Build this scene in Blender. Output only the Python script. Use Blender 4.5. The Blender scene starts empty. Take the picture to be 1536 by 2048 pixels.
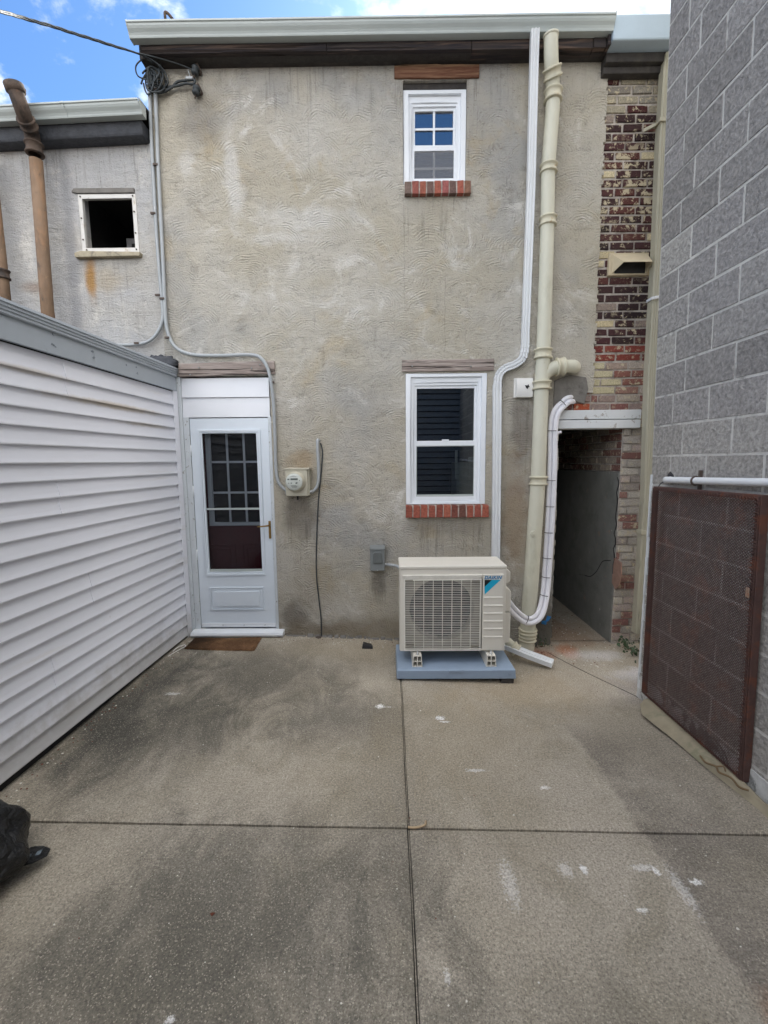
import bpy, bmesh, math, random
from mathutils import Vector, Matrix, noise as mnoise
R = math.radians
sc = bpy.context.scene
COL = sc.collection
random.seed(7)
PI = math.pi

# ------------------------------------------------------------------ place constants (metres)
D = 4.18          # distance of the house wall
EYE = 1.75        # camera height

def clamp(v, a, b): return max(a, min(b, v))
def sstep(a, b, v):
    t = clamp((v - a) / (b - a), 0, 1); return t * t * (3 - 2 * t)
def gz(x, y):
    """the yard falls a little towards the passage close to the house"""
    return -.045 * (clamp(x, -1.1, 1.6) + .35) * sstep(2.0, 4.0, y)

# ------------------------------------------------------------------ camera
FPX, PX_W, PX_H = 875., 1536., 2048.
yaw, tilt, roll = R(.5), R(6.71), R(.5)
fw = Vector((-math.sin(yaw) * math.cos(tilt), math.cos(yaw) * math.cos(tilt), -math.sin(tilt)))
r0 = Vector((math.cos(yaw), math.sin(yaw), 0)); u0 = r0.cross(fw)
cr = r0 * math.cos(roll) - u0 * math.sin(roll)
cu = u0 * math.cos(roll) + r0 * math.sin(roll)
cd = bpy.data.cameras.new('camera'); cam = bpy.data.objects.new('camera', cd); COL.objects.link(cam)
cam.matrix_world = Matrix(((cr.x, cu.x, -fw.x, 0), (cr.y, cu.y, -fw.y, 0), (cr.z, cu.z, -fw.z, EYE), (0, 0, 0, 1)))
cd.sensor_fit = 'HORIZONTAL'; cd.sensor_width = 36; cd.lens = 36 * FPX / PX_W
cd.clip_start = .02; cd.clip_end = 2000
sc.camera = cam

def ray(px, py):
    return fw + cr * ((px - PX_W / 2) / FPX) - cu * ((py - PX_H / 2) / FPX)
def W(px, py, off=0.):
    """a point seen at (px, py), `off` metres in front of the house wall -> (x, z)"""
    d = ray(px, py); t = (D - off) / d.y
    return (d.x * t, EYE + d.z * t)
def W3(px, py, off=0.):
    x, z = W(px, py, off); return Vector((x, D - off, z))

# ------------------------------------------------------------------ object helpers
def tag(o, label=None, cat=None, group=None, kind=None):
    if label: o['label'] = label
    if cat: o['category'] = cat
    if group: o['group'] = group
    if kind: o['kind'] = kind
    return o
def thing(name, label, cat, loc=(0, 0, 0), group=None):
    o = bpy.data.objects.new(name, None); COL.objects.link(o); o.location = loc
    o.empty_display_size = .1
    return tag(o, label, cat, group)
def root_loc(o):
    v = Vector((0, 0, 0))
    while o is not None:
        v += o.location; o = o.parent
    return v

class MB:
    def __init__(s): s.v = []; s.f = []; s.mi = []; s.sm = []; s.col = []; s.usecol = False
    def add(s, vs, fs, mi=0, smooth=False, col=None):
        b = len(s.v); s.v += [tuple(v) for v in vs]
        for f in fs:
            s.f.append([b + i for i in f]); s.mi.append(mi); s.sm.append(smooth); s.col.append(col)
        if col: s.usecol = True
    def quad(s, a, b, c, d, mi=0, col=None): s.add([a, b, c, d], [(0, 1, 2, 3)], mi, False, col)
    def box(s, x0, x1, y0, y1, z0, z1, mi=0, col=None):
        vs = [(x, y, z) for z in (z0, z1) for y in (y0, y1) for x in (x0, x1)]
        s.add(vs, [(0, 2, 3, 1), (4, 5, 7, 6), (0, 1, 5, 4), (2, 6, 7, 3), (0, 4, 6, 2), (1, 3, 7, 5)], mi, False, col)
    def hexa(s, p, mi=0, col=None):
        """8 points: bottom ring a b c d, top ring a b c d"""
        s.add(p, [(3, 2, 1, 0), (4, 5, 6, 7), (0, 1, 5, 4), (1, 2, 6, 5), (2, 3, 7, 6), (3, 0, 4, 7)], mi, False, col)
    def prism(s, prof, axis, a, b, mi=0, smooth=False):
        """2-D outline pushed along x ('x': (y,z)), y ('y': (x,z)) or z ('z': (x,y))"""
        def P(u, v, t): return {'x': (t, u, v), 'y': (u, t, v), 'z': (u, v, t)}[axis]
        n = len(prof)
        vs = [P(u, v, a) for u, v in prof] + [P(u, v, b) for u, v in prof]
        s.add(vs, [(i, (i + 1) % n, n + (i + 1) % n, n + i) for i in range(n)], mi, smooth)
        s.add(vs, [list(range(n))[::-1], list(range(n, 2 * n))], mi)
    def tube(s, pts, r, n=12, caps=True, mi=0, smooth=True, up=None):
        pts = [Vector(p) for p in pts]
        rs = r if isinstance(r, (list, tuple)) else [r] * len(pts)
        rings = []; prev = None
        for i, p in enumerate(pts):
            t = (pts[min(i + 1, len(pts) - 1)] - pts[max(i - 1, 0)]).normalized()
            if prev is None:
                ref = Vector((0, 0, 1)) if abs(t.z) < .9 else Vector((0, 1, 0))
                x = t.cross(ref).normalized()
            else: x = (prev - t * prev.dot(t)).normalized()
            prev = x; y = t.cross(x)
            rings.append([p + (x * math.cos(2 * PI * k / n) + y * math.sin(2 * PI * k / n)) * rs[i] for k in range(n)])
        vs = [v for rg in rings for v in rg]
        fs = [(i * n + k, i * n + (k + 1) % n, (i + 1) * n + (k + 1) % n, (i + 1) * n + k) for i in range(len(pts) - 1) for k in range(n)]
        s.add(vs, fs, mi, smooth)
        if caps:
            m = len(vs) - n
            s.add(rings[0], [list(range(n))[::-1]], mi); s.add(rings[-1], [list(range(n))], mi)
    def sweep(s, pts, prof, side, mi=0, smooth=False, caps=True):
        """outline prof[(a, b)] swept along pts; b is along the fixed vector `side`, a across the path"""
        pts = [Vector(p) for p in pts]; side = Vector(side).normalized(); n = len(prof); vs = []
        for i, p in enumerate(pts):
            t = (pts[min(i + 1, len(pts) - 1)] - pts[max(i - 1, 0)]).normalized()
            a = t.cross(side).normalized()
            vs += [p + a * u + side * v for u, v in prof]
        fs = [(i * n + k, i * n + (k + 1) % n, (i + 1) * n + (k + 1) % n, (i + 1) * n + k) for i in range(len(pts) - 1) for k in range(n)]
        s.add(vs, fs, mi, smooth)
        if caps: s.add(vs[:n], [list(range(n))[::-1]], mi); s.add(vs[-n:], [list(range(n))], mi)
    def lathe(s, prof, c, axis, n=24, mi=0, smooth=True):
        """prof [(radius, along)] turned about axis through c"""
        ax = Vector(axis).normalized(); c = Vector(c)
        ref = Vector((0, 0, 1)) if abs(ax.z) < .9 else Vector((1, 0, 0))
        x = ax.cross(ref).normalized(); y = ax.cross(x)
        vs = [c + ax * h + (x * math.cos(2 * PI * k / n) + y * math.sin(2 * PI * k / n)) * max(r, 1e-5) for r, h in prof for k in range(n)]
        fs = [(i * n + k, i * n + (k + 1) % n, (i + 1) * n + (k + 1) % n, (i + 1) * n + k) for i in range(len(prof) - 1) for k in range(n)]
        s.add(vs, fs, mi, smooth)
    def ring(s, x0, x1, z0, z1, w, y0, y1, mi=0, wt=None, wb=None):
        """a mitred picture-frame, front face at y0, back at y1"""
        wt = w if wt is None else wt; wb = w if wb is None else wb
        o = [(x0, z0), (x1, z0), (x1, z1), (x0, z1)]; i = [(x0 + w, z0 + wb), (x1 - w, z0 + wb), (x1 - w, z1 - wt), (x0 + w, z1 - wt)]
        for k in range(4):
            j = (k + 1) % 4
            s.hexa([(o[k][0], y1, o[k][1]), (o[j][0], y1, o[j][1]), (i[j][0], y1, i[j][1]), (i[k][0], y1, i[k][1]),
                    (o[k][0], y0, o[k][1]), (o[j][0], y0, o[j][1]), (i[j][0], y0, i[j][1]), (i[k][0], y0, i[k][1])], mi)
    def build(s, name, mats, parent=None, bevel=0, seg=2, weld=True, lim=35):
        me = bpy.data.meshes.new(name)
        o0 = root_loc(parent) if parent else Vector((0, 0, 0))
        me.from_pydata([tuple(Vector(v) - o0) for v in s.v], [], s.f)
        mats = mats if isinstance(mats, (list, tuple)) else [mats]
        for m in mats: me.materials.append(m)
        me.polygons.foreach_set('material_index', s.mi); me.polygons.foreach_set('use_smooth', s.sm)
        if s.usecol:
            ca = me.color_attributes.new('tone', 'FLOAT_COLOR', 'CORNER')
            for p in me.polygons:
                c = s.col[p.index] or (.5, .5, .5)
                for li in p.loop_indices: ca.data[li].color = (c[0], c[1], c[2], 1)
        bm = bmesh.new(); bm.from_mesh(me)
        if weld: bmesh.ops.remove_doubles(bm, verts=bm.verts, dist=1e-6)
        bmesh.ops.recalc_face_normals(bm, faces=bm.faces)
        bm.to_mesh(me); bm.free()
        o = bpy.data.objects.new(name, me); COL.objects.link(o)
        if parent: o.parent = parent
        if bevel:
            b = o.modifiers.new('edge', 'BEVEL'); b.width = bevel; b.segments = seg; b.limit_method = 'ANGLE'; b.angle_limit = R(lim)
        return o

def smooth_path(pts, n=8, rad=None):
    """Catmull-Rom through the points"""
    pts = [Vector(p) for p in pts]; out = []
    for i in range(len(pts) - 1):
        p0 = pts[max(i - 1, 0)]; p1 = pts[i]; p2 = pts[i + 1]; p3 = pts[min(i + 2, len(pts) - 1)]
        for k in range(n):
            t = k / n
            out.append(.5 * ((2 * p1) + (p2 - p0) * t + (2 * p0 - 5 * p1 + 4 * p2 - p3) * t * t + (3 * p1 - p0 - 3 * p2 + p3) * t ** 3))
    out.append(pts[-1]); return out
def round_path(pts, rad, n=6):
    """straight runs joined by round bends"""
    pts = [Vector(p) for p in pts]; out = [pts[0]]
    for i in range(1, len(pts) - 1):
        a, b, c = pts[i - 1], pts[i], pts[i + 1]
        r = rad[i - 1] if isinstance(rad, (list, tuple)) else rad
        r1 = min(r, (a - b).length * .48, (c - b).length * .48)
        p = b + (a - b).normalized() * r1; q = b + (c - b).normalized() * r1
        for k in range(n + 1):
            t = k / n; out.append((1 - t) ** 2 * p + 2 * t * (1 - t) * b + t * t * q)
    out.append(pts[-1]); return out

# ------------------------------------------------------------------ node helpers
class N:
    def __init__(s, name, world=False):
        if world:
            s.m = bpy.data.worlds.new(name)
        else: s.m = bpy.data.materials.new(name)
        s.m.use_nodes = True; s.t = s.m.node_tree
        for n in list(s.t.nodes): s.t.nodes.remove(n)
        s.pos_ = None
    def new(s, kind, **kw):
        n = s.t.nodes.new(kind)
        for k, v in kw.items(): setattr(n, k, v)
        return n
    def put(s, sock, v):
        if isinstance(v, bpy.types.NodeSocket): s.t.links.new(v, sock)
        elif isinstance(v, (tuple, list)):
            if len(v) == 3 and sock.type == 'RGBA': v = (*v, 1)
            sock.default_value = v
        else:
            if sock.type == 'RGBA': v = (v, v, v, 1)
            elif sock.type == 'VECTOR': v = (v, v, v)
            sock.default_value = v
    def pos(s):
        if s.pos_ is None: s.pos_ = s.new('ShaderNodeNewGeometry').outputs['Position']
        return s.pos_
    def xyz(s, v=None):
        n = s.new('ShaderNodeSeparateXYZ'); s.put(n.inputs[0], v if v is not None else s.pos()); return n.outputs[:]
    def vec(s, x, y, z):
        n = s.new('ShaderNodeCombineXYZ')
        for i, q in enumerate((x, y, z)): s.put(n.inputs[i], q)
        return n.outputs[0]
    def vm(s, op, a, b=None):
        n = s.new('ShaderNodeVectorMath', operation=op); s.put(n.inputs[0], a)
        if b is not None: s.put(n.inputs[1], b)
        return n.outputs[0]
    def scale(s, v, x, y, z): return s.vm('MULTIPLY', v, (x, y, z))
    def ma(s, op, a, b=None, c=None, cl=False):
        n = s.new('ShaderNodeMath', operation=op); n.use_clamp = cl
        s.put(n.inputs[0], a)
        if b is not None: s.put(n.inputs[1], b)
        if c is not None: s.put(n.inputs[2], c)
        return n.outputs[0]
    def noise(s, sc_, det=4, rough=.55, dist=0, v=None, color=False):
        n = s.new('ShaderNodeTexNoise'); s.put(n.inputs['Vector'], v if v is not None else s.pos())
        n.inputs['Scale'].default_value = sc_; n.inputs['Detail'].default_value = det
        n.inputs['Roughness'].default_value = rough; n.inputs['Distortion'].default_value = dist
        return n.outputs['Color' if color else 'Fac']
    def voro(s, sc_, v=None, feat='F1', out='Distance', dim='3D', rnd=1):
        n = s.new('ShaderNodeTexVoronoi', feature=feat, voronoi_dimensions=dim); s.put(n.inputs['Vector'], v if v is not None else s.pos())
        n.inputs['Scale'].default_value = sc_; n.inputs['Randomness'].default_value = rnd
        return n.outputs[out]
    def ramp(s, f, *stops):
        n = s.new('ShaderNodeValToRGB'); s.put(n.inputs[0], f); e = n.color_ramp.elements
        while len(e) < len(stops): e.new(.5)
        for el, (p, c) in zip(e, stops):
            el.position = p; el.color = (c, c, c, 1) if not isinstance(c, (tuple, list)) else (*c, 1)
        return n.outputs[0]
    def mr(s, f, a, b, c=0, d=1, kind='SMOOTHSTEP'):
        n = s.new('ShaderNodeMapRange', interpolation_type=kind); s.put(n.inputs['Value'], f)
        for k, v in zip(('From Min', 'From Max', 'To Min', 'To Max'), (a, b, c, d)): s.put(n.inputs[k], v)
        return n.outputs[0]
    def mix(s, f, a, b, mode='MIX'):
        n = s.new('ShaderNodeMix', data_type='RGBA', blend_type=mode); s.put(n.inputs[0], f); s.put(n.inputs[6], a); s.put(n.inputs[7], b)
        return n.outputs[2]
    def attr(s, name):
        return s.new('ShaderNodeAttribute', attribute_name=name).outputs['Color']
    def bump(s, h, st=.5, dist=.005, nrm=None):
        n = s.new('ShaderNodeBump'); s.put(n.inputs['Height'], h); n.inputs['Strength'].default_value = st; n.inputs['Distance'].default_value = dist
        if nrm: s.put(n.inputs['Normal'], nrm)
        return n.outputs[0]
    def out(s, base, rough=.6, metal=0, nrm=None, spec=.5, **kw):
        b = s.new('ShaderNodeBsdfPrincipled'); s.put(b.inputs['Base Color'], base); s.put(b.inputs['Roughness'], rough); s.put(b.inputs['Metallic'], metal)
        s.put(b.inputs['Specular IOR Level'], spec)
        if nrm: s.put(b.inputs['Normal'], nrm)
        for k, v in kw.items(): s.put(b.inputs[k], v)
        o = s.new('ShaderNodeOutputMaterial'); s.t.links.new(b.outputs[0], o.inputs[0]); return s.m
    def blob(s, x, y, cx, cy, rx, ry, jit, soft=.5):
        """a soft stain: 1 inside an uneven ellipse, 0 outside"""
        a = s.ma('POWER', s.ma('ABSOLUTE', s.ma('DIVIDE', s.ma('SUBTRACT', x, cx), rx)), 2)
        b = s.ma('POWER', s.ma('ABSOLUTE', s.ma('DIVIDE', s.ma('SUBTRACT', y, cy), ry)), 2)
        d = s.ma('ADD', s.ma('SQRT', s.ma('ADD', a, b)), jit)
        return s.mr(d, 1 + soft, 1 - soft, 0, 1)
def C(h):
    """sRGB hex -> linear"""
    return tuple(((int(h[i:i + 2], 16) / 255 + .055) / 1.055) ** 2.4 if int(h[i:i + 2], 16) > 10 else int(h[i:i + 2], 16) / 255 / 12.92 for i in (0, 2, 4))

# ------------------------------------------------------------------ materials
def make_stucco(name, c1, c2, c3, blue=False):
    n = N(name); x, y, z = n.xyz(); p2 = n.vec(x, z, 0)
    warp = n.scale(n.vm('SUBTRACT', n.noise(5, 2, v=p2, color=True), (.5, .5, .5)), .10, .06, 0)
    pw = n.vm('ADD', p2, warp)
    h = None
    brk = n.mr(n.noise(11, 4, .65, .4, v=p2), .36, .56)
    for sc_, fr, amp, sd_ in ((2.5, 14.0, 1.0, 0.), (3.3, 12.5, .9, 5.), (2.0, 17.0, .8, 11.)):
        off = n.vm('ADD', n.scale(pw, 1, 1.12, 1), (sd_, sd_ * .7, 0))
        cen = n.voro(sc_, off, dim='2D', out='Position')
        dv = n.vm('SUBTRACT', off, cen); ddx, ddz, _ = n.xyz(dv)
        ln_ = n.new('ShaderNodeVectorMath', operation='LENGTH'); n.put(ln_.inputs[0], dv); d = ln_.outputs['Value']
        ph = n.ma('ADD', n.ma('MULTIPLY', d, 40 * 2 * PI * (.9 + .012 * fr)), n.ma('MULTIPLY', n.noise(12, 3, v=n.vm('ADD', p2, (sd_, 0, 0))), 7))
        w = n.ma('POWER', n.ma('MULTIPLY_ADD', n.ma('SINE', ph), .5, .5), 1.5)
        lean = n.ma('MULTIPLY', n.ma('SUBTRACT', n.xyz(n.voro(sc_, off, dim='2D', out='Color'))[0], .5), 1.6)
        fan = n.mr(n.ma('ADD', ddz, n.ma('MULTIPLY', ddx, lean)), -.005, .035)
        core = n.mr(d, .03, .07)
        msk = n.mr(n.noise(1.7 + sc_ * .2, 3, v=n.vm('ADD', p2, (sc_, 2 + sd_, 0))), .42, .60)
        w = n.ma('MULTIPLY', n.ma('MULTIPLY', w, n.ma('MULTIPLY', fan, core)), n.ma('MULTIPLY', n.ma('MULTIPLY', msk, brk), amp * (1.0 if not blue else .2)))
        h = w if h is None else n.ma('MAXIMUM', h, w)
    tro = n.noise(14, 6, .65, 1.2, v=n.scale(p2, .35, 1.3, 1))
    grit = n.noise(75, 4, .7, v=p2); lump = n.noise(6, 4, .6, .6, v=p2)
    hh = n.ma('ADD', n.ma('MULTIPLY', h, .62), n.ma('ADD', n.ma('MULTIPLY', tro, 1.1 if not blue else 1.5), n.ma('ADD', n.ma('MULTIPLY', grit, 1.5), n.ma('MULTIPLY', lump, 2.6))))
    nb = n.bump(hh, .9, .015)
    big = n.noise(1.1, 5, .6, .4, v=p2); big2 = n.noise(.7, 4, .6, .3, v=n.vm('ADD', p2, (7, 3, 0)))
    col = n.mix(n.mr(big, .40, .62), c1, c2)
    col = n.mix(n.mr(big2, .50, .68), col, c3)
    pale = n.mr(n.noise(1.8, 9, .74, .9, v=n.vm('ADD', p2, (3, 9, 0))), .53, .66)
    col = n.mix(n.ma('MULTIPLY', pale, .75), col, C('dedbd4'))
    och = n.mr(n.noise(1.9, 6, .66, .7, v=n.vm('ADD', p2, (13, 4, 0))), .55, .72)
    col = n.mix(n.ma('MULTIPLY', och, .40 if not blue else .15), col, C('bda981'))
    dk = n.mr(n.noise(3.4, 8, .72, .3, v=n.vm('ADD', p2, (1, 5, 0))), .56, .74)
    col = n.mix(n.ma('MULTIPLY', dk, .38), col, C('857c70'))
    pit = n.mr(n.noise(48, 3, .6, .4, v=p2), .60, .70)
    col = n.mix(n.ma('MULTIPLY', pit, .4), col, C('6d655b'))
    # crevice shade painted in: grooves and low spots coloured darker
    col = n.mix(n.mr(hh, 2.45, 1.75, 0, .52, 'LINEAR'), col, C('615a50'))
    jit = n.ma('MULTIPLY', n.ma('SUBTRACT', n.noise(6, 5, .6, v=p2), .5), 1.6)
    stv = n.noise(3, 6, .7, v=n.vec(n.ma('MULTIPLY', x, 9), n.ma('MULTIPLY', z, .5), 0))
    stm = n.mr(stv, .50, .66)
    for cx, cz, rx, rz, k in (((.46, 3.88, .34, .22, .4), (.57, 1.02, .42, .22, .4), (-.1, .52, .10, .2, .4), (-.84, 1.1, .14, .35, .4), (1.26, 2.0, .1, .4, .45), (-.3, 4.98, 1.9, .22, .35), (.75, 4.6, .1, .5, .3)) if not blue else ((-2.6, 4.4, .7, .25, .4), (-2.5, 3.2, .4, .4, .25))):
        col = n.mix(n.ma('MULTIPLY', n.ma('MULTIPLY', n.blob(x, z, cx, cz, rx, rz, 0, .5), stm), k), col, C('655e54'))
    if not blue:
        wob = n.ma('MULTIPLY', n.ma('SUBTRACT', n.noise(7, 4, .6, v=p2), .5), .05)
        for x0, za, zb_ in ((-.668, 4.15, 5.12), (.165, 3.15, 4.08), (.535, 2.68, 3.45), (-.66, 2.9, 3.4)):
            cr_ = n.mr(n.ma('ABSOLUTE', n.ma('SUBTRACT', n.ma('ADD', x, wob), x0)), .0045, .0015)
            cr_ = n.ma('MULTIPLY', cr_, n.ma('MULTIPLY', n.mr(z, za, za + .1), n.mr(z, zb_, zb_ - .1)))
            col = n.mix(n.ma('MULTIPLY', cr_, .25), col, C('5e574d'))
        for cx, cz, rx, rz, k in ((-1.35, 4.2, .07, .35, .7), (-.75, 3.9, .4, .10, .55), (-.9, 3.75, .3, .06, .6), (-1.75, 4.35, .06, .12, .5), (.6, 3.55, .05, .08, .5), (-.3, 4.6, .5, .3, .3), (-.5, 3.2, .7, .12, .3)):
            col = n.mix(n.ma('MULTIPLY', n.blob(x, z, cx, cz, rx, rz, n.ma('MULTIPLY', jit, 1.8), .6), k), col, C('d9d7d2'))
        for cx, cz, rx, rz, c, k in ((-.93, .22, .15, .15, '6f6960', .7), (-.84, 1.22, .16, .22, '5d564d', .5), (-.75, .55, .2, .25, '9a8d74', .3),  # the patch below the meter paints its stain and shade together
                                     (1.26, 2.05, .10, .32, '6a6259', .55), (.55, 1.12, .4, .10, '777066', .35), (-.1, .56, .07, .16, '6a645a', .5),
                                     (-1.62, 4.75, .18, .25, '75706a', .4), (1.22, 1.2, .12, .5, '94795a', .5), (.0, .08, 1.0, .12, '7a6d58', .5),
                                     (-.7, .05, .5, .10, '7a6d58', .5), (-.83, 1.75, .12, .10, 'a48963', .5), (1.53, .1, .16, .25, '3c3a2e', .75)):
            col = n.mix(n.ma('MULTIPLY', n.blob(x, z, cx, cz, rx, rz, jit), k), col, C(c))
    else:
        for cx, cz, rx, rz, c, k in ((-2.69, 3.42, .045, .17, 'b07f35', .85), (-2.55, 3.4, .12, .12, 'b39b6b', .35), (-3.2, 3.35, .12, .05, '8d6f5a', .5), (-2.85, 3.6, .05, 1.2, '83848a', .5)):
            col = n.mix(n.ma('MULTIPLY', n.blob(x, z, cx, cz, rx, rz, jit, .7), k), col, C(c))
    return n.out(col, .92, 0, nb, .2)
M = {}
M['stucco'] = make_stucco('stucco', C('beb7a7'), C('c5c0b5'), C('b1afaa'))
M['stucco_grey'] = make_stucco('stucco_grey', C('bfbfbf'), C('c5c5c5'), C('c2bfb9'), True)

def make_concrete():
    n = N('concrete'); x, y, z = n.xyz(); p2 = n.vec(x, y, 0)
    sp = n.voro(240, p2, out='Color'); spx = n.xyz(sp)
    fine = n.noise(120, 3, .7, v=p2); med = n.noise(22, 5, .65, v=p2); big = n.noise(1.4, 6, .62, .4, v=p2); big2 = n.noise(2.3, 6, .65, .5, v=n.vm('ADD', p2, (4, 9, 0)))
    col = n.mix(n.mr(big, .38, .62), C('a39a8a'), C('aea596'))
    col = n.mix(n.ma('MULTIPLY', n.mr(big2, .48, .66), .55), col, C('8f8775'))
    jit = n.ma('MULTIPLY', n.ma('SUBTRACT', n.noise(2.6, 8, .74, .5, v=n.scale(p2, 1.25, .8, 1)), .5), 3.4)
    for cx, cy, rx, ry, c, k in ((-1.05, 3.35, .55, .5, '4a4842', .66), (-.35, 2.85, .4, .3, '56534c', .62), (-1.55, 2.75, .5, .5, '44433c', .68), (-.6, 1.5, .6, .4, '4d4c46', .7),
                                 (-1.9, 3.1, .28, 1.1, '3c3c39', .75), (.0, 2.0, .2, .7, '57544c', .4), (-1.0, 1.1, .9, .35, '5a574e', .55), (.55, 3.75, .5, .4, '5a5044', .45), (-.1, 3.9, 1.0, .18, '9a8f7b', .55),
                                 (.75, .95, .8, .35, '6a665c', .45), (1.0, 3.3, .5, .35, 'a3937a', .6), (.45, 2.6, .45, .55, 'a29680', .45), (-.15, 2.25, .35, .3, 'a09580', .35)):
        col = n.mix(n.ma('MULTIPLY', n.blob(x, y, cx, cy, rx, ry, jit, .8), k), col, C(c))
    # older, darker strip along the block wall
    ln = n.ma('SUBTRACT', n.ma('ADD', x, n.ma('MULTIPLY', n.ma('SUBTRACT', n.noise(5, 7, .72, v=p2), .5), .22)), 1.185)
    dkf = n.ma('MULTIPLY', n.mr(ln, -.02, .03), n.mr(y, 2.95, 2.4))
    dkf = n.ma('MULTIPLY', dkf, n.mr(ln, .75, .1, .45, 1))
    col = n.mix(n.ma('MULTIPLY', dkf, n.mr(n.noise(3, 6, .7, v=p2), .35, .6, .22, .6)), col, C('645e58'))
    # passage apron: dusty, brick-coloured and chalky patches
    for cx, cy, rx, ry, c, k in ((1.72, 4.05, .10, .14, 'b56a3e', .65), (1.95, 3.95, .22, .1, 'c9c6c4', .75), (2.25, 3.55, .28, .14, 'cfcdd0', .7), (1.85, 4.5, .3, .35, '9b7c62', .6), (1.75, 5.5, .2, .8, '6d5645', .6), (2.1, 3.2, .35, .25, '8b8583', .6), (1.47, 3.98, .12, .1, '8a4a2a', .6),
                                 (1.29, 1.1, .10, .12, 'b07a55', .45), (1.22, .95, .12, .1, 'ad7a58', .4)):
        col = n.mix(n.ma('MULTIPLY', n.blob(x, y, cx, cy, rx, ry, jit, .7), k), col, C(c))
    # chalk and paint splats
    jj = n.ma('MULTIPLY', n.ma('SUBTRACT', n.noise(75, 6, .8, v=p2), .5), 6.0)
    for cx, cy, rx, ry, k in ((-.067, 2.963, .024, .024, 1), (.348, 2.824, .026, .022, 1), (.375, 2.78, .03, .008, .8), (.0, 2.955, .03, .004, .7), (.484, 2.3, .05, .012, .55), (.832, 2.165, .022, .012, .7),
                              (.83, 1.69, .012, .02, .9), (1.09, 1.70, .05, .014, .5), (1.135, 1.68, .010, .016, .9), (1.19, 1.6, .022, .08, .36), (1.27, 1.635, .022, .012, .9), (.494, 1.63, .026, .09, .34), (.75, 1.69, .025, .03, .4), (.98, 1.52, .02, .01, .8), (.19, 1.3, .01, .02, .4), (-.7, 1.18, .012, .01, .7), (-1.63, 3.1, .05, .016, .45)):
        col = n.mix(n.ma('MULTIPLY', n.blob(x, y, cx, cy, rx, ry, jj,   .35), min(1, k * .95)), col, C('f0efec'))
    # aggregate: light and dark grains
    col = n.mix(n.mr(spx[0], .84, .97, 0, .42), col, C('c9c0ae'))
    col = n.mix(n.mr(spx[1], .78, .95, 0, .45), col, C('57534b'))
    grain = n.mr(n.noise(95, 5, .8, v=p2), .32, .68, .55, 1.45, 'LINEAR')
    col = n.mix(1, col, grain, 'MULTIPLY')
    wh = n.mr(n.voro(34, n.vm('ADD', p2, (3, 3, 0))), .08, .05); whm = n.mr(n.noise(3, 2, v=p2), .48, .6)
    col = n.mix(n.ma('MULTIPLY', n.ma('MULTIPLY', wh, whm), .7), col, C('cfc9bb'))
    seam = n.ma('ADD', n.ma('ADD', n.ma('MULTIPLY', n.ma('SUBTRACT', x, 1.528), .9153), n.ma('MULTIPLY', n.ma('SUBTRACT', y, 3.983), .4033)), n.ma('MULTIPLY', n.ma('SUBTRACT', n.noise(9, 3, v=p2), .5), .012))
    sm = n.ma('MULTIPLY', n.mr(n.ma('ABSOLUTE', seam), .007, .003), n.ma('MULTIPLY', n.mr(x, 1.5, 1.53), n.mr(y, 2.95, 3.1)))
    col = n.mix(n.ma('MULTIPLY', sm, .9), col, C('231f1a'))
    h = n.ma('ADD', n.ma('MULTIPLY', fine, .5), n.ma('ADD', n.ma('MULTIPLY', spx[2], .35), n.ma('ADD', n.ma('MULTIPLY', med, .8), n.ma('MULTIPLY', sm, -2.5))))
    return n.out(col, n.mr(big2, .3, .7, .95, .8), 0, n.bump(h, .7, .004), .25)
M['concrete'] = make_concrete()

def make_masonry(name, flake=None, gritty=60, strength=.5, dist=.004, rough=.9, smear=None):
    """bricks and blocks: tone per brick comes with the mesh; flake = (colour, lo, hi) leftover paint"""
    n = N(name); col = n.attr('tone')
    v = n.mr(n.noise(gritty, 4, .7), .3, .7, .62, 1.34, 'LINEAR'); col = n.mix(1, col, v, 'MULTIPLY')
    if smear: col = n.mix(n.mr(n.noise(9, 6, .7), smear[1], smear[2]), col, smear[0])
    if flake:
        f = n.mr(n.noise(24, 6, .72, .3), flake[1], flake[2])
        x, y, z = n.xyz(); zone = n.mr(n.noise(2.2, 3, .6, v=n.vec(x, z, 0)), .36, .54)
        zone = n.ma('ADD', zone, n.ma('MULTIPLY', n.ma('MULTIPLY', n.mr(z, 3.65, 3.95), n.mr(z, 4.6, 4.35)), .6), cl=True)
        f2 = n.ma('MULTIPLY', n.mr(n.noise(10, 6, .75, .6), .53, .57), n.ma('MULTIPLY', n.mr(z, 3.65, 3.95), n.mr(z, 4.6, 4.35)))
        col = n.mix(n.ma('MAXIMUM', n.ma('MULTIPLY', f, zone), f2), col, flake[0])
    h = n.ma('ADD', n.noise(gritty, 4, .7), n.noise(gritty * .2, 4, .6))
    return n.out(col, rough, 0, n.bump(h, strength, dist), .2)
M['brick'] = make_masonry('old_brick', (C('b9ae94'), .54, .60), 90, .6, .005)
M['brick_sill'] = make_masonry('sill_brick', None, 50, .4, .003)
M['block'] = make_masonry('grey_block', None, 42, 1.0, .011)
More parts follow.
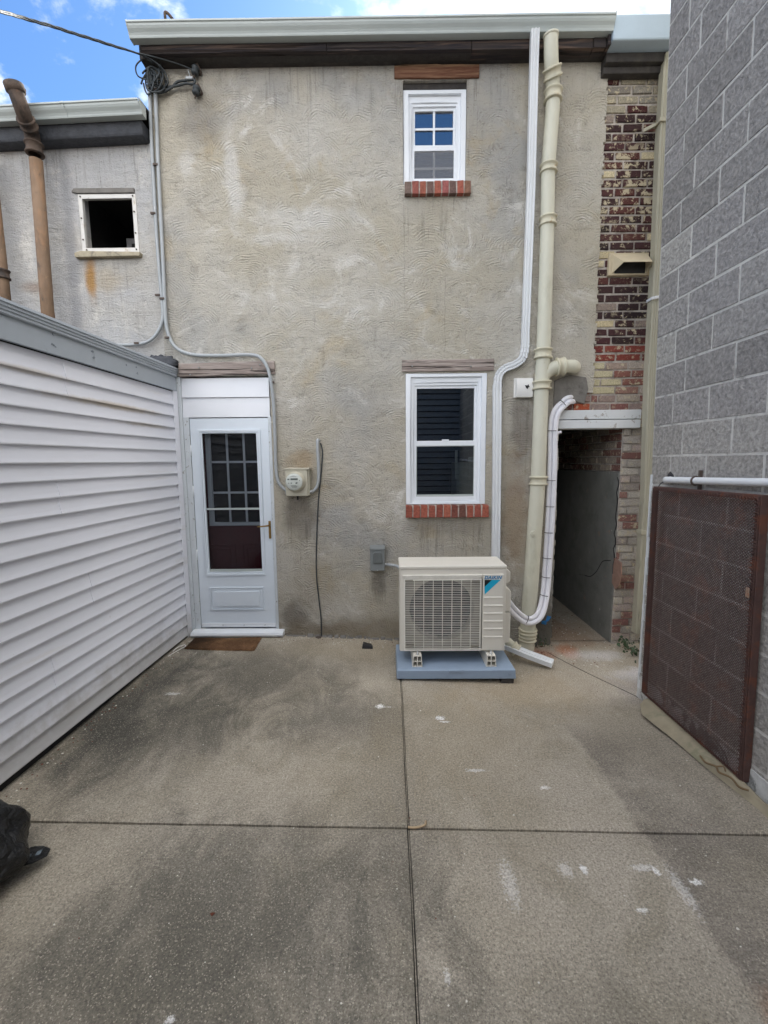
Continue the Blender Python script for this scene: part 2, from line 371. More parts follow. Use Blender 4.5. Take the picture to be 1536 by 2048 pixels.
def plain(name, c, rough=.5, metal=0, var=.12, sc_=12, bump=0, bsc=60, bd=.002, stain=None, spec=.5, stretch=None):
    n = N(name); v = n.pos() if stretch is None else n.scale(n.pos(), *stretch)
    f = n.mr(n.noise(sc_, 5, .65, v=v), .3, .7, 1 - var, 1 + var, 'LINEAR')
    col = n.mix(1, c, f, 'MULTIPLY')
    if stain:
        for sc2, lo, hi, c2, k in stain:
            col = n.mix(n.ma('MULTIPLY', n.mr(n.noise(sc2, 7, .7, .3, v=v), lo, hi), k), col, c2)
    nb = n.bump(n.noise(bsc, 4, .65, v=v), bump, bd) if bump else None
    return n.out(col, n.mr(n.noise(sc_ * 1.7, 4), .3, .7, max(rough - .08, .05), min(rough + .08, 1)), metal, nb, spec)
M['mortar'] = plain('mortar', C('b0a8a0'), .95, 0, .25, 25, .8, 90, .006, [(6, .5, .65, C('6f655e'), .7), (13, .58, .66, C('c3bbaf'), .7)])
M['old_trim'] = plain('stained_window_trim', C('cfcdc8'), .5, 0, .06, 9, .2, 30, .002, [(8, .56, .68, C('a48a63'), .6), (25, .62, .7, C('8c8880'), .6)])
M['block_mortar'] = plain('block_mortar', C('bfbdb8'), .95, 0, .15, 20, .7, 60, .005, [(4, .54, .64, C('7d7b76'), .7), (30, .62, .7, C('8a8883'), .6)])
def make_siding():
    n = N('vinyl_siding'); x, y, z = n.xyz(); v = n.scale(n.pos(), 1, .3, 3)
    f = n.mr(n.noise(3, 5, .65, v=v), .3, .7, .96, 1.03, 'LINEAR'); col = n.mix(1, C('e0e2ea'), f, 'MULTIPLY')
    col = n.mix(n.ma('MULTIPLY', n.mr(n.noise(2.2, 6, .7, .3, v=v), .58, .75), .28), col, C('b9b09c'))
    col = n.mix(n.ma('MULTIPLY', n.mr(n.noise(26, 6, .7, .3), .69, .76), .45), col, C('837b6c'))
    splash = n.ma('MULTIPLY', n.mr(n.ma('ADD', z, n.ma('MULTIPLY', n.noise(5, 6, .7), -.55)), .10, -.18), .5)
    col = n.mix(splash, col, C('8f8878'))
    for cy, cz, ry, rz, k in ((3.3, 2.17, .5, .02, .55), (3.7, 2.06, .3, .014, .4), (2.6, 2.28, .3, .014, .35)):
        col = n.mix(n.ma('MULTIPLY', n.blob(y, z, cy, cz, ry, rz, n.ma('MULTIPLY', n.ma('SUBTRACT', n.noise(8, 5, .7), .5), 1.5), .7), k), col, C('b09c76'))
    grain = n.noise(40, 3, .6, v=n.scale(n.pos(), 1, .12, 3))
    return n.out(col, .45, 0, n.bump(grain, .15, .0012), .4)
M['siding'] = make_siding()
M['siding_lap'] = plain('siding_over_door', C('e2e5ea'), .42, 0, .02, 3)
M['alu'] = plain('painted_aluminium', C('b2bab8'), .38, 0, .05, 5, 0, 60, .002, [(9, .62, .75, C('8f968f'), .4)], stretch=(1, 3, 3))
M['alu_blue'] = plain('flashing_metal', C('a9bac6'), .42, 0, .06, 4, .08, 12, .003, [(12, .62, .74, C('8394a0'), .5)])
M['fascia_metal'] = plain('fascia_metal', C('a3abb3'), .45, 0, .04, 4, .05, 6, .004, [(7, .62, .74, C('7d8489'), .4)])
M['white'] = plain('white_trim', C('e6eaee'), .38, 0, .025, 6, .05, 20, .001, [(14, .66, .74, C('b5b0a2'), .3)])
M['door'] = plain('storm_door_paint', C('dde6ee'), .36, 0, .02, 5, .04, 14, .001, [(30, .71, .75, C('8d97a0'), .4)])
M['jamb'] = plain('peeling_jamb', C('ccd2d6'), .6, 0, .05, 12, .5, 30, .003, [(24, .60, .66, C('7c776d'), .8)])
M['white_pipe'] = plain('white_downspout', C('dde0e2'), .4, 0, .03, 6, 0, 60, .002, [(18, .70, .78, C('a8a79f'), .3)], stretch=(1, 1, .5))
M['wrap'] = plain('white_pipe_wrap', C('e4e4ea'), .55, 0, .04, 20, .4, 40, .003, [(22, .64, .72, C('9a9aa0'), .35)])
M['tie'] = plain('dark_tie', C('2b2b30'), .5)
M['stack'] = plain('cream_soil_pipe', C('cac8b6'), .55, 0, .06, 8, .35, 40, .002, [(5, .55, .70, C('b4b19c'), .6), (9, .60, .70, C('a08250'), .5), (40, .68, .74, C('e0dccb'), .5)], stretch=(1, 1, .4))
M['stack_hub'] = plain('cream_pipe_joint', C('c6c1ab'), .6, 0, .07, 10, .5, 40, .003, [(14, .58, .68, C('a5762f'), .6)])
M['old_ds'] = plain('weathered_downspout', C('b3af9c'), .6, 0, .07, 6, .2, 40, .002, [(8, .52, .68, C('7f7b66'), .65), (30, .66, .74, C('c9c5b4'), .6)], stretch=(1, 1, .18))
M['cable'] = plain('grey_cable', C('a3a8ab'), .55, 0, .06, 14, .15, 40, .002, [(26, .6, .7, C('d5d5d3'), .5)], stretch=(1, 1, .4))
M['black_cable'] = plain('dark_cable', C('33393c'), .6, 0, .12, 20)
M['clip'] = plain('rusty_clip', C('5b5049'), .7, .3, .2, 30)
M['rust'] = plain('rusty_iron', C('75604d'), .85, .1, .22, 9, .8, 55, .004, [(6, .48, .62, C('8e6e52'), .7), (11, .55, .68, C('4a4640'), .75), (30, .62, .7, C('b09068'), .5)], stretch=(1, 1, .35))
M['rust_dark'] = plain('dark_rusty_iron', C('55483f'), .9, .1, .25, 12, .9, 50, .004, [(8, .5, .64, C('33302e'), .8), (18, .6, .7, C('7c5a43'), .5)])
M['gate'] = plain('brown_rusty_steel', C('553f3a'), .8, .1, .2, 14, .3, 80, .002, [(9, .50, .64, C('6f4331'), .8)])
def make_wood(name, c1, c2, c3, along='x'):
    n = N(name); st = (.55, 8, 9) if along == 'x' else (9, 8, .55)
    v = n.scale(n.pos(), *st)
    g = n.noise(5, 7, .7, .6, v=v); g2 = n.noise(2.2, 5, .65, .8, v=v)
    col = n.mix(n.mr(g, .35, .65), c1, c2); col = n.mix(n.mr(g2, .52, .68), col, c3)
    crack = n.mr(n.noise(3.2, 5, .6, .4, v=n.scale(n.pos(), .35, 5, 12)), .57, .63)
    col = n.mix(n.ma('MULTIPLY', crack, .85), col, C('241d19'))
    h = n.ma('SUBTRACT', n.ma('ADD', g, n.ma('MULTIPLY', g2, .7)), n.ma('MULTIPLY', crack, 1.6))
    return n.out(col, .85, 0, n.bump(h, .8, .006), .2)
M['wood_pale'] = make_wood('weathered_lintel_wood', C('a2968f'), C('857972'), C('b8ada5'))
M['wood_brown'] = make_wood('brown_lintel_wood', C('84634e'), C('5f3d2f'), C('b29473'))
M['wood_dark'] = make_wood('dark_eave_wood', C('433d3a'), C('302d31'), C('61524a'))
M['tar'] = plain('roof_tar', C('3d4046'), .7, 0, .25, 18, .9, 30, .012)
M['dark_masonry'] = plain('dark_brick', C('3b3836'), .95, 0, .3, 12, .8, 40, .006, [(5, .5, .65, C('4f4a44'), .6)])
M['plaster'] = plain('passage_plaster', C('777873'), .9, 0, .14, 5, .6, 25, .004, [(4, .5, .66, C('676a63'), .7), (7, .60, .70, C('9c7d69'), .55), (14, .64, .70, C('c9c7bd'), .5)])
M['cement'] = plain('dark_cement_patch', C('77746f'), .95, 0, .15, 14, .9, 30, .008, [(6, .52, .66, C('55524d'), .7)])
M['beam'] = plain('flaking_white_paint', C('d2d6d8'), .6, 0, .05, 8, .5, 25, .004, [(11, .60, .66, C('8e867c'), .9)])
M['beige'] = plain('unit_beige', C('dcd8cd'), .42, 0, .02, 6, .05, 50, .001)
M['beige_dark'] = plain('unit_inner', C('928e83'), .55, 0, .05, 10)
M['grille'] = plain('grille_wire', C('ece9e0'), .4)
M['fan'] = plain('fan_black', C('18181c'), .5)
M['pad'] = plain('blue_grey_pad', C('8d9eb2'), .55, 0, .05, 8, .15, 60, .002, [(6, .58, .7, C('73808e'), .5)])
M['meter'] = plain('meter_box_paint', C('bdb9a8'), .5, 0, .05, 8, .1, 40, .002, [(12, .62, .7, C('9c8458'), .55)])
M['meter_face'] = plain('meter_dial', C('c7ccc5'), .25)
M['lcd'] = plain('dial_marks', C('4a5350'), .4)
M['grey_box'] = plain('grey_switch_box', C('7e8383'), .45, .1, .05, 10)
M['grey_cover'] = plain('grey_switch_flap', C('686d6d'), .4, .1)
M['steel'] = plain('bright_steel', C('a9acac'), .35, .8)
M['brass'] = plain('worn_brass', C('8f7340'), .4, .7, .15, 30)
M['maroon'] = plain('maroon_paint', C('5c1822'), .45, 0, .06, 8)
M['vent_white'] = plain('white_vent', C('e4e3df'), .4, 0, .02, 8)
M['vent_tan'] = plain('tan_vent', C('c2b59a'), .5, 0, .06, 9, 0, 40, .002, [(12, .6, .7, C('9a8a68'), .4)])
M['black'] = plain('dark_gap', C('1a1a1b'), .9)
M['rubber'] = plain('black_rubber', C('1c1c1e'), .6, 0, .1, 20)
M['blue_tape'] = plain('blue_tape', C('2f7fc0'), .6)
M['logo_blue'] = plain('mark_blue', C('0079ae'), .4, 0, 0)
M['logo_cyan'] = plain('mark_cyan', C('18a8cf'), .4, 0, 0)
M['logo_black'] = plain('mark_black', C('101418'), .4, 0, 0)
M['stamp'] = plain('faint_stamp', C('757d84'), .5, 0, .2, 60)
M['roofing'] = plain('dark_shingles', C('3a3836'), .95, 0, .2, 20, .8, 60, .006)
M['leaf'] = plain('ivy_leaf', C('33472a'), .5, 0, .35, 9)
M['stem'] = plain('dry_stem', C('6e5a41'), .9, 0, .2, 30)
M['curb'] = plain('cement_curb', C('938a75'), .95, 0, .16, 7, .6, 60, .004, [(4, .52, .66, C('6d7059'), .6), (9, .58, .7, C('a2977f'), .6)])
M['gravel'] = plain('grit_soil', C('6b5a4d'), .98, 0, .4, 40, 1, 60, .01, [(50, .6, .66, C('b5aea4'), .8)])
M['chip'] = plain('pale_chip', C('d5d1c6'), .8, 0, .1, 30)
M['chip_brown'] = plain('brown_chip', C('6a3b2a'), .9, 0, .2, 30)
M['dark_siding'] = plain('charcoal_siding', C('85898e'), .6, 0, .05, 6)
def make_mat():
    n = N('coir'); col = n.mix(n.mr(n.noise(7, 5, .65), .38, .62), C('73563f'), C('8d6b4e'))
    x, y, z = n.xyz(); jit = n.ma('MULTIPLY', n.ma('SUBTRACT', n.noise(9, 5, .6), .5), 1.6)
    col = n.mix(n.ma('MULTIPLY', n.blob(x, y, -1.86, 4.0, .16, .3, jit, .8), .85), col, C('231d18'))
    f = n.noise(190, 3, .8); col = n.mix(1, col, n.mr(f, .3, .7, .45, 1.5, 'LINEAR'), 'MULTIPLY')
    return n.out(col, 1, 0, n.bump(f, 1, .012), .1)
M['coir'] = make_mat()
def make_bag():
    n = N('black_bag'); h = n.noise(14, 6, .6, 1.5)
    return n.out(C('0e0f11'), .28, 0, n.bump(h, .9, .045), .5)
M['bag'] = make_bag()
def make_glass(name, refl=1.0, tint=(1, 1, 1), ior=1.5):
    n = N(name); fr = n.new('ShaderNodeFresnel'); fr.inputs['IOR'].default_value = ior
    tr = n.new('ShaderNodeBsdfTransparent'); n.put(tr.inputs[0], tint)
    gl = n.new('ShaderNodeBsdfGlossy'); gl.inputs['Roughness'].default_value = .012
    mx = n.new('ShaderNodeMixShader'); f = n.ma('MULTIPLY', fr.outputs[0], refl, cl=True); n.put(mx.inputs[0], f)
    n.t.links.new(tr.outputs[0], mx.inputs[1]); n.t.links.new(gl.outputs[0], mx.inputs[2])
    o = n.new('ShaderNodeOutputMaterial'); n.t.links.new(mx.outputs[0], o.inputs[0]); return n.m
M['glass'] = make_glass('window_glass', 4.0, (.82, .86, .85))
M['glass_door'] = make_glass('door_glass', .5, (.72, .74, .76))
M['glass_up'] = make_glass('upper_window_glass', 7.0, (.8, .85, .86))
M['screen'] = (lambda n: n.out(C('84868a'), .7, 0, None, .2, Alpha=n.mr(n.ma('ADD', 0, .42), 0, 1, 0, 1, 'LINEAR')))(N('insect_screen'))
M['room'] = plain('dark_room', C('2a2826'), .9)
M['room_pale'] = plain('pale_panel', C('9a9d9d'), .7)
M['blind'] = plain('grey_blind', C('c3c6ca'), .8, 0, .1, 60)
M['dark_glass'] = (lambda n: n.out(C('15171a'), .06, 0, None, .2))(N('dark_glass'))

# =================================================================== GROUND
def make_patio():
    mb = MB()
    ymid = lambda x: 1.957 - .024 * (x + 1.88)
    cxl = lambda y: .083 + .006 * (y - 1.1)
    g = .006; e = .007
    def tile(fx0, fx1, fy0, fy1, nx, ny):
        us = [0, .004] + [i / nx for i in range(1, nx)] + [.996, 1]; vs_ = [0, .004] + [i / ny for i in range(1, ny)] + [.996, 1]
        base = len(mb.v); pts = []
        for j, v in enumerate(vs_):
            for i, u in enumerate(us):
                y = None; x = (fx0(1.9) * (1 - u) + fx1(1.9) * u)
                y0, y1 = fy0(x), fy1(x); y = y0 + (y1 - y0) * v
                x = fx0(y) * (1 - u) + fx1(y) * u
                ed = i in (0, len(us) - 1) or j in (0, len(vs_) - 1)
                pts.append((x + (mnoise.noise(Vector((x * 9, y * 9, 1.7))) * .0035 if ed else 0), y + (mnoise.noise(Vector((x * 9, y * 9, 8.2))) * .0035 if ed else 0), gz(x, y) - (e + .002 * mnoise.noise(Vector((x * 14, y * 14, 3))) if ed else 0)))
        n = len(us); m = len(vs_)
        fs = [(j * n + i, j * n + i + 1, (j + 1) * n + i + 1, (j + 1) * n + i) for j in range(m - 1) for i in range(n - 1)]
        mb.add(pts, fs, 0, True)
        rim = [(i, 0) for i in range(n)] + [(n - 1, j) for j in range(1, m)] + [(i, m - 1) for i in range(n - 2, -1, -1)] + [(0, j) for j in range(m - 2, 0, -1)]
        top = [pts[j * n + i] for i, j in rim]; bot = [(p[0], p[1], p[2] - .045) for p in top]; k = len(top)
        mb.add(top + bot, [(a, (a + 1) % k, k + (a + 1) % k, k + a) for a in range(k)], 0)
    L = lambda y: -2.35; Rr = lambda y: 3.6
    tile(L, lambda y: cxl(y) - g, lambda x: ymid(x) + g, lambda x: 4.30, 30, 30)
    tile(lambda y: cxl(y) + g, Rr, lambda x: ymid(x) + g, lambda x: 4.30, 36, 30)
    tile(L, lambda y: cxl(y) - g, lambda x: -3.2, lambda x: ymid(x) - g, 20, 30)
    tile(lambda y: cxl(y) + g, Rr, lambda x: -3.2, lambda x: ymid(x) - g, 24, 30)
    o = mb.build('patio', M['concrete'], None, weld=False); tag(o, 'stained grey brown concrete patio slabs with dark joints', kind='structure')
    s = MB()
    for y0, y1 in ((-3.2, 1.90), (1.93, 4.2)):
        for k in range(12):
            a = y0 + (y1 - y0) * k / 12; b = y0 + (y1 - y0) * (k + 1) / 12
            za, zb = gz(.08, a) - .008, gz(.08, b) - .008
            s.hexa([(cxl(a) - .0022, a, za - .03), (cxl(a) + .0022, a, za - .03), (cxl(b) + .0022, b, zb - .03), (cxl(b) - .0022, b, zb - .03),
                    (cxl(a) - .0022, a, za), (cxl(a) + .0022, a, za), (cxl(b) + .0022, b, zb), (cxl(b) - .0022, b, zb)])
    s.build('joint_strip', M['concrete'], o)
    return o
make_patio()
b = MB(); b.add([(-400, -400, -.22), (400, -400, -.22), (400, 400, -.22), (-400, 400, -.22)], [(0, 1, 2, 3)])
tag(b.build('ground', M['gravel']), kind='structure')
b = MB(); b.box(-2.36, 3.61, -3.2, 4.32, -.20, -.155); tag(b.build('joint_bed', M['rubber']), kind='structure')
b = MB()
for k in range(24):
    a, c = 4.30 + k * .25, 4.55 + k * .25
    b.quad((1.55, a, -.0885), (2.30, a, -.0885), (2.30, c, -.0885), (1.55, c, -.0885))
tag(b.build('passage_floor', M['concrete']), kind='structure')

# =================================================================== MASONRY HELPER
def masonry(mb, to3, u0, u1, z0, z1, lu, lz, mort, proud, tone, phase=0., jit=.003, cut=None, hole=None):
    """single bricks standing `proud` of their mortar bed, in one mesh. to3(u, out, z)"""
    k = 0; z = z0
    while z < z1 - .01:
        zt = min(z + lz, z1); u = u0 - (lu * .5 if k % 2 else 0) - phase
        if cut: cuts = cut(k)
        else:
            cuts = []
            q = u
            while q < u1 + lu: cuts.append(q); q += lu * random.uniform(.80, 1.15)
        for a, c in zip(cuts[:-1], cuts[1:]):
            a2, c2 = max(a, u0), min(c, u1)
            if c2 - a2 < .03: continue
            if hole and hole((a2 + c2) / 2, (z + zt) / 2): continue
            m2 = mort / 2
            aa, cc, za, zb = a2 + m2, c2 - m2, z + m2, zt - m2
            J = lambda: random.uniform(-jit, jit)
            bot = [(aa + J(), za + J()), (cc + J(), za + J()), (cc + J(), zb + J()), (aa + J(), zb + J())]
            pr = proud * random.uniform(.55, 1.3); ins = .0035
            cxm, czm = (aa + cc) / 2, (za + zb) / 2
            top = [(p[0] + (ins if p[0] < cxm else -ins), p[1] + (ins if p[1] < czm else -ins)) for p in bot]
            t = tone((a2 + c2) / 2, (z + zt) / 2)
            pts = [to3(p[0], -.002, p[1]) for p in bot] + [to3(p[0], pr, p[1]) for p in top]
            mb.hexa(pts, 0, t)
        z = zt; k += 1

# =================================================================== STUCCO HOUSE
HL, HR, HT = -2.055, 3.4, 5.12
house = thing('stucco_house', 'two storey row house with rough grey tan stucco rear wall and a white storm door', 'house', (0, D, 0))
holes = [(-1.995, -1.09, .03, 2.55, .16), (.174, .930, 1.327, 2.548, .10), (.158, .712, 4.176, 5.0, .12), (1.60, 2.22, -.3, 2.03, .02)]
def wall_with_holes(x0, x1, z0, z1, y, holes, mb, n=1, rough=0.):
    xs = sorted({x0, x1} | {h[0] for h in holes} | {h[1] for h in holes}); zs = sorted({z0, z1} | {h[2] for h in holes} | {h[3] for h in holes})
    xs = [v for v in xs if x0 <= v <= x1]; zs = [v for v in zs if z0 <= v <= z1]
    for a, c in zip(xs[:-1], xs[1:]):
        for e, f in zip(zs[:-1], zs[1:]):
            mx, mz = (a + c) / 2, (e + f) / 2
            if any(h[0] < mx < h[1] and h[2] < mz < h[3] for h in holes): continue
            mb.quad((a, y, e), (c, y, e), (c, y, f), (a, y, f))
    for a, c, e, f, dp in holes:
        if dp < .03: continue
        a, c, e, f = max(a, x0), min(c, x1), max(e, z0), min(f, z1)
        mb.quad((a, y, e), (a, y, f), (a, y + dp, f), (a, y + dp, e)); mb.quad((c, y, e), (c, y + dp, e), (c, y + dp, f), (c, y, f))
        mb.quad((a, y, f), (c, y, f), (c, y + dp, f), (a, y + dp, f)); mb.quad((a, y, e), (a, y + dp, e), (c, y + dp, e), (c, y, e))
# the stucco ends at the brick strip on the right with an uneven edge
b = MB()
wall_with_holes(HL, 1.90, -.3, HT, D, holes[:3] + [(1.60, 1.90, -.3, 2.36, .02)], b)
edge = []
zz = 2.36
rnd = random.Random(3)
while zz < HT:
    zn = min(zz + rnd.uniform(.02, .05), HT); ex = 1.913 + rnd.uniform(-.010, .012)
    b.hexa([(1.895, D + .001, zz), (ex, D + .001, zz), (ex, D + .05, zz), (1.895, D + .05, zz), (1.895, D + .001, zn), (ex + rnd.uniform(-.004, .004), D + .001, zn), (ex, D + .05, zn), (1.895, D + .05, zn)])
    zz = zn
b.quad((HL, D, 2), (HL, D, HT), (HL, D + 6, HT), (HL, D + 6, 2))
b.quad((HL, D + 6, -.3), (HR, D + 6, -.3), (HR, D + 6, HT), (HL, D + 6, HT)); b.quad((HR, D + .03, -.3), (HR, D + 6, -.3), (HR, D + 6, HT), (HR, D + .03, HT))
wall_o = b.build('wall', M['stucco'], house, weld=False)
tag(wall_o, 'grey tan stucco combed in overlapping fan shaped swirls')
# uneven left edge of the stucco beside the passage
b = MB(); zz = -.2
while zz < 2.03:
    zn = zz + rnd.uniform(.03, .08); ex = 1.60 + rnd.uniform(.004, .022)
    b.hexa([(1.585, D + .001, zz), (ex, D + .001, zz), (ex, D + .16, zz), (1.585, D + .16, zz), (1.585, D + .001, zn), (ex, D + .001, zn), (ex, D + .16, zn), (1.585, D + .16, zn)]); zz = zn
b.build('wall_edge', M['stucco'], house)
# brick strip right of the stucco
b = MB()
rb = random.Random(11)
def tone(u, z):
    if z < 1.95:
        if rb.random() < .30: return C(rb.choice(['83605a', '8a6a62', '765650']))
        return C(rb.choice(['a8a29a', '9f9990', 'b1aba1', '958d86', 'aa9d96']))
    if z < 2.12: return C(rb.choice(['9a948b', '8d877e']))
    if z < 2.36:
        return C(rb.choice(['9d4f36', '8f4a35', '9c8c82', '8c7b74', '7d5550', 'a09589']))
    if z < 2.66:
        if u < 2.12: return C(rb.choice(['b3ab8d', 'aaa285', 'b8b093']))
        return C(rb.choice(['8d6d62', '82584f', '9b8a7f', 'a89d92']))
    if z < 2.78: return C(rb.choice(['7c4038', '6a3430', '5c302d']))
    if z > 4.72: return C(rb.choice(['8b867d', '97907f', '7d776f', '4a2c2c']))
    if 3.75 < z < 4.5 and abs(u - 2.13) < .17 and rb.random() < .10: return C(rb.choice(['b9ac8c', 'c5b999', 'ada085', 'bdb196']))
    q = rb.random()
    if q < .42: return C(rb.choice(['3b2b2c', '352829', '2e2425', '402e2e']))
    if q < .86: return C(rb.choice(['4d3231', '463031', '573632', '4a3032']))
    return C(rb.choice(['b9ac8c', 'c5b999', '8a7d74']))
to_front = lambda u, o, z: (u, D + .030 - o, z)
masonry(b, to_front, 1.905, 3.35, 2.195, 5.10, .205, .0745, .016, .010, tone)
masonry(b, to_front, 1.59, 1.905, 2.195, 2.36, .205, .0745, .012, .014, tone, phase=.06)
masonry(b, to_front, 2.22, 3.35, -.2, 2.195, .205, .0745, .011, .014, tone, phase=.02)
bw = b.build('brick_wall', M['brick'], house, weld=False)
tag(bw, 'old dark red brick with flaking cream paint')
b = MB(); b.quad((1.59, D + .031, 2.03), (HR, D + .031, 2.03), (HR, D + .031, HT), (1.59, D + .031, HT)); b.quad((2.22, D + .031, -.3), (HR, D + .031, -.3), (HR, D + .031, 2.03), (2.22, D + .031, 2.03))
b.build('mortar_bed', M['mortar'], house)
# dark cement repair beside the tee pipe
b = MB(); rp = random.Random(5)
pts = [W(1108, 762), (1.62, 2.50), (1.70, 2.52), W(1172, 755), W(1176, 778), W(1168, 808), W(1140, 800), W(1118, 818), W(1106, 815)]
b.prism(pts, 'y', D - .012, D + .01); b.build('cement_patch', M['cement'], house, .006)
# passage beam
b = MB()
b.box(1.578, 2.362, D - .022, D + .16, 2.115, 2.20); b.box(1.585, 2.355, D - .030, D + .16, 2.03, 2.108)
b.build('beam', M['beam'], house, .006)
# passage inside
b = MB()
b.box(2.22, 2.34, D + .05, D + 5.6, -.25, 1.62); b.build('passage_wall', M['plaster'], house, .01)
b = MB()
rb2 = random.Random(4)
masonry(b, lambda u, o, z: (2.245 - o, u, z), D + .05, D + 4.5, 1.62, 2.06, .205, .0745, .012, .010, lambda u, z: C(rb2.choice(['8d8379', '7a5a52', '95897e', '6d5049'])))
b.build('passage_brick', M['brick'], house, weld=False)
def on_plaster(px, py, X=2.2185):
    d = ray(px, py); t_ = X / d.x; return Vector((X, d.y * t_, EYE + d.z * t_))
b = MB(); ck = [on_plaster(*p) for p in ((1158, 1149), (1168, 1150), (1180, 1153), (1190, 1146), (1196, 1138), (1204, 1124), (1212, 1121), (1221, 1121))]
b.tube(smooth_path(ck, 3), [.0015] * 4 + [.004] * 18, 5)
ck = [Vector((2.2185, D + .055 + .012 * math.sin(k * 1.7) + .008 * math.sin(k * 4.1), .62 + k * .05)) for k in range(20)]; b.tube(ck, .005, 5)
b.build('plaster_crack', M['black'], house)
b = MB(); b.prism([(p.y, p.z) for p in [on_plaster(*q) for q in ((1228, 1115), (1243, 1126), (1243, 1150), (1238, 1172), (1230, 1178), (1224, 1165), (1226, 1140))]], 'x', 2.2165, 2.225); b.build('bare_plaster_patch', plain('bare_pink_plaster', C('97796a'), .95, 0, .2, 20, .8, 30, .006), house)
b = MB(); b.box(2.246, 2.34, D + .05, D + 5.6, 1.6, 2.1); b.build('passage_mortar', M['mortar'], house)
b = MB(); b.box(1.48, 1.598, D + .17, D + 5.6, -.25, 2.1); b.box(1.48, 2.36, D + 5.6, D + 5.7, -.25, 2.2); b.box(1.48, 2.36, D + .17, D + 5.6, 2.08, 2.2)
b.build('passage_lining', M['dark_masonry'], house)  # lining coloured near black to deepen the shade inside the passage
# corbel, eave boards, roof
b = MB(); rb3 = random.Random(8)
masonry(b, lambda u, o, z: (u, D - .035 - o, z), HL, HR, 5.118, 5.19, .205, .072, .008, .006, lambda u, z: C('3a3633'))
b.box(HL, HR, D - .036, D + .02, 5.118, 5.19)
b.build('corbel', M['dark_masonry'], house, weld=False)
b = MB(); x = HL + .03
for w in (1.55, 1.2, 1.0, .35):
    x1 = min(x + w, 1.83); b.box(x, x1 - .004, D - .137 - rb3.uniform(0, .006), D - .036, 5.118 + rb3.uniform(-.006, .006), 5.30); x = x1
b.build('eave_board', M['wood_dark'], house, .004)
b = MB(); b.box(1.853, HR, D - .20, D - .01, 5.118, 5.306); b.build('fascia_panel', M['alu_blue'], house, .012)
b = MB(); b.box(1.855, HR, D - .09, D + .02, 5.045, 5.116); b.box(1.855, HR, D - .05, D + .02, 4.99, 5.044); b.build('eave_return', M['dark_masonry'], house, .006)
b = MB(); b.box(1.83, 1.853, D - .17, D - .04, 5.11, 5.30); b.build('fascia_end', M['wood_dark'], house)
b = MB(); x = HL - .02
b.hexa([(HL - .03, D - .12, 5.325), (HR, D - .12, 5.315), (HR, D + 6.1, 5.72), (HL - .03, D + 6.1, 5.72), (HL - .03, D - .12, 5.338), (HR, D - .12, 5.328), (HR, D + 6.1, 5.74), (HL - .03, D + 6.1, 5.74)])
while x < 1.85:
    w = rb3.uniform(.22, .5); b.box(x, x + w - .01, D - .15 + rb3.uniform(-.02, .02), D + .4, 5.322 + rb3.uniform(-.004, .003), 5.334 + rb3.uniform(-.003, .006)); x += w
b.box(HL, HR, D - .1, D + 6, 5.12, 5.32)
b.build('roof', M['roofing'], house)
b = MB(); p = smooth_path([W3(331, 40, .08), W3(330, 26, .08), W3(336, 27, .08), W3(345, 38, .08)], 6); b.tube(p, .012, 8); b.build('roof_hook', M['rust_dark'], house)

def lintel(name, x0, x1, z0, z1, tl, mat, nails=()):
    b = MB(); n = 14; rr = random.Random(name + str(x0)); yf = D - .018
    tops = [(x0 + (x1 - x0) * k / n, z1 + tl * k / n + rr.uniform(-.003, .003)) for k in range(n + 1)]
    bots = [(x0 + (x1 - x0) * k / n, z0 + tl * k / n + rr.uniform(-.003, .003)) for k in range(n + 1)]
    b.prism(bots + tops[::-1], 'y', yf, D + .1)
    o = b.build('lintel', mat, house, .004)
    if nails:
        for px, py in nails:
            c = W3(px, py, .02); m = MB(); m.tube([c, c + Vector((.004, -.022, -.006))], .006, 8); m.build('nail', M['steel'], o)
    return o
tag(lintel('ld', -1.93, -1.036, 2.540, 2.658, .018, M['wood_pale'], ((398, 735), (381, 749), (503, 736), (520, 729))), 'weathered pinkish grey plank above the white door')
tag(lintel('lw', .140, .988, 2.562, 2.668, .002, M['wood_pale'], ((824, 732), (941, 733))), 'weathered pinkish grey plank above the lower window')
tag(lintel('lu', .085, .812, 5.008, 5.112, -.005, M['wood_brown']), 'reddish brown plank above the upper window')

def sill(x0, x1, z0, z1, n, tones, proud):
    b = MB(); w = (x1 - x0) / n; rr = random.Random(n)
    b.box(x0 + .004, x1 - .004, D - proud + .008, D + .08, z0 + .004, z1 - .004, 1, C('b5aa94'))
    for k in range(n):
        a = x0 + k * w + .006; c = x0 + (k + 1) * w - .006; j = lambda: rr.uniform(-.003, .003); pz = rr.uniform(-.004, .002)
        b.hexa([(a + j(), D - proud + j(), z0 + pz), (c + j(), D - proud + j(), z0 + pz), (c, D + .09, z0), (a, D + .09, z0),
                (a + j(), D - proud + .004 + j(), z1 + j() - .004), (c + j(), D - proud + .004 + j(), z1 + j() - .004), (c, D + .09, z1 + .012), (a, D + .09, z1 + .012)], 0, C(tones[k % len(tones)]))
    return b.build('brick_sill', [M['brick_sill'], M['mortar']], None, weld=False)
def sill_at(parent, *a):
    o = sill(*a); me = o.data
    for v in me.vertices: v.co -= root_loc(parent)
    o.parent = parent
    bv = o.modifiers.new('edge', 'BEVEL'); bv.width = .003; bv.segments = 2
    return o

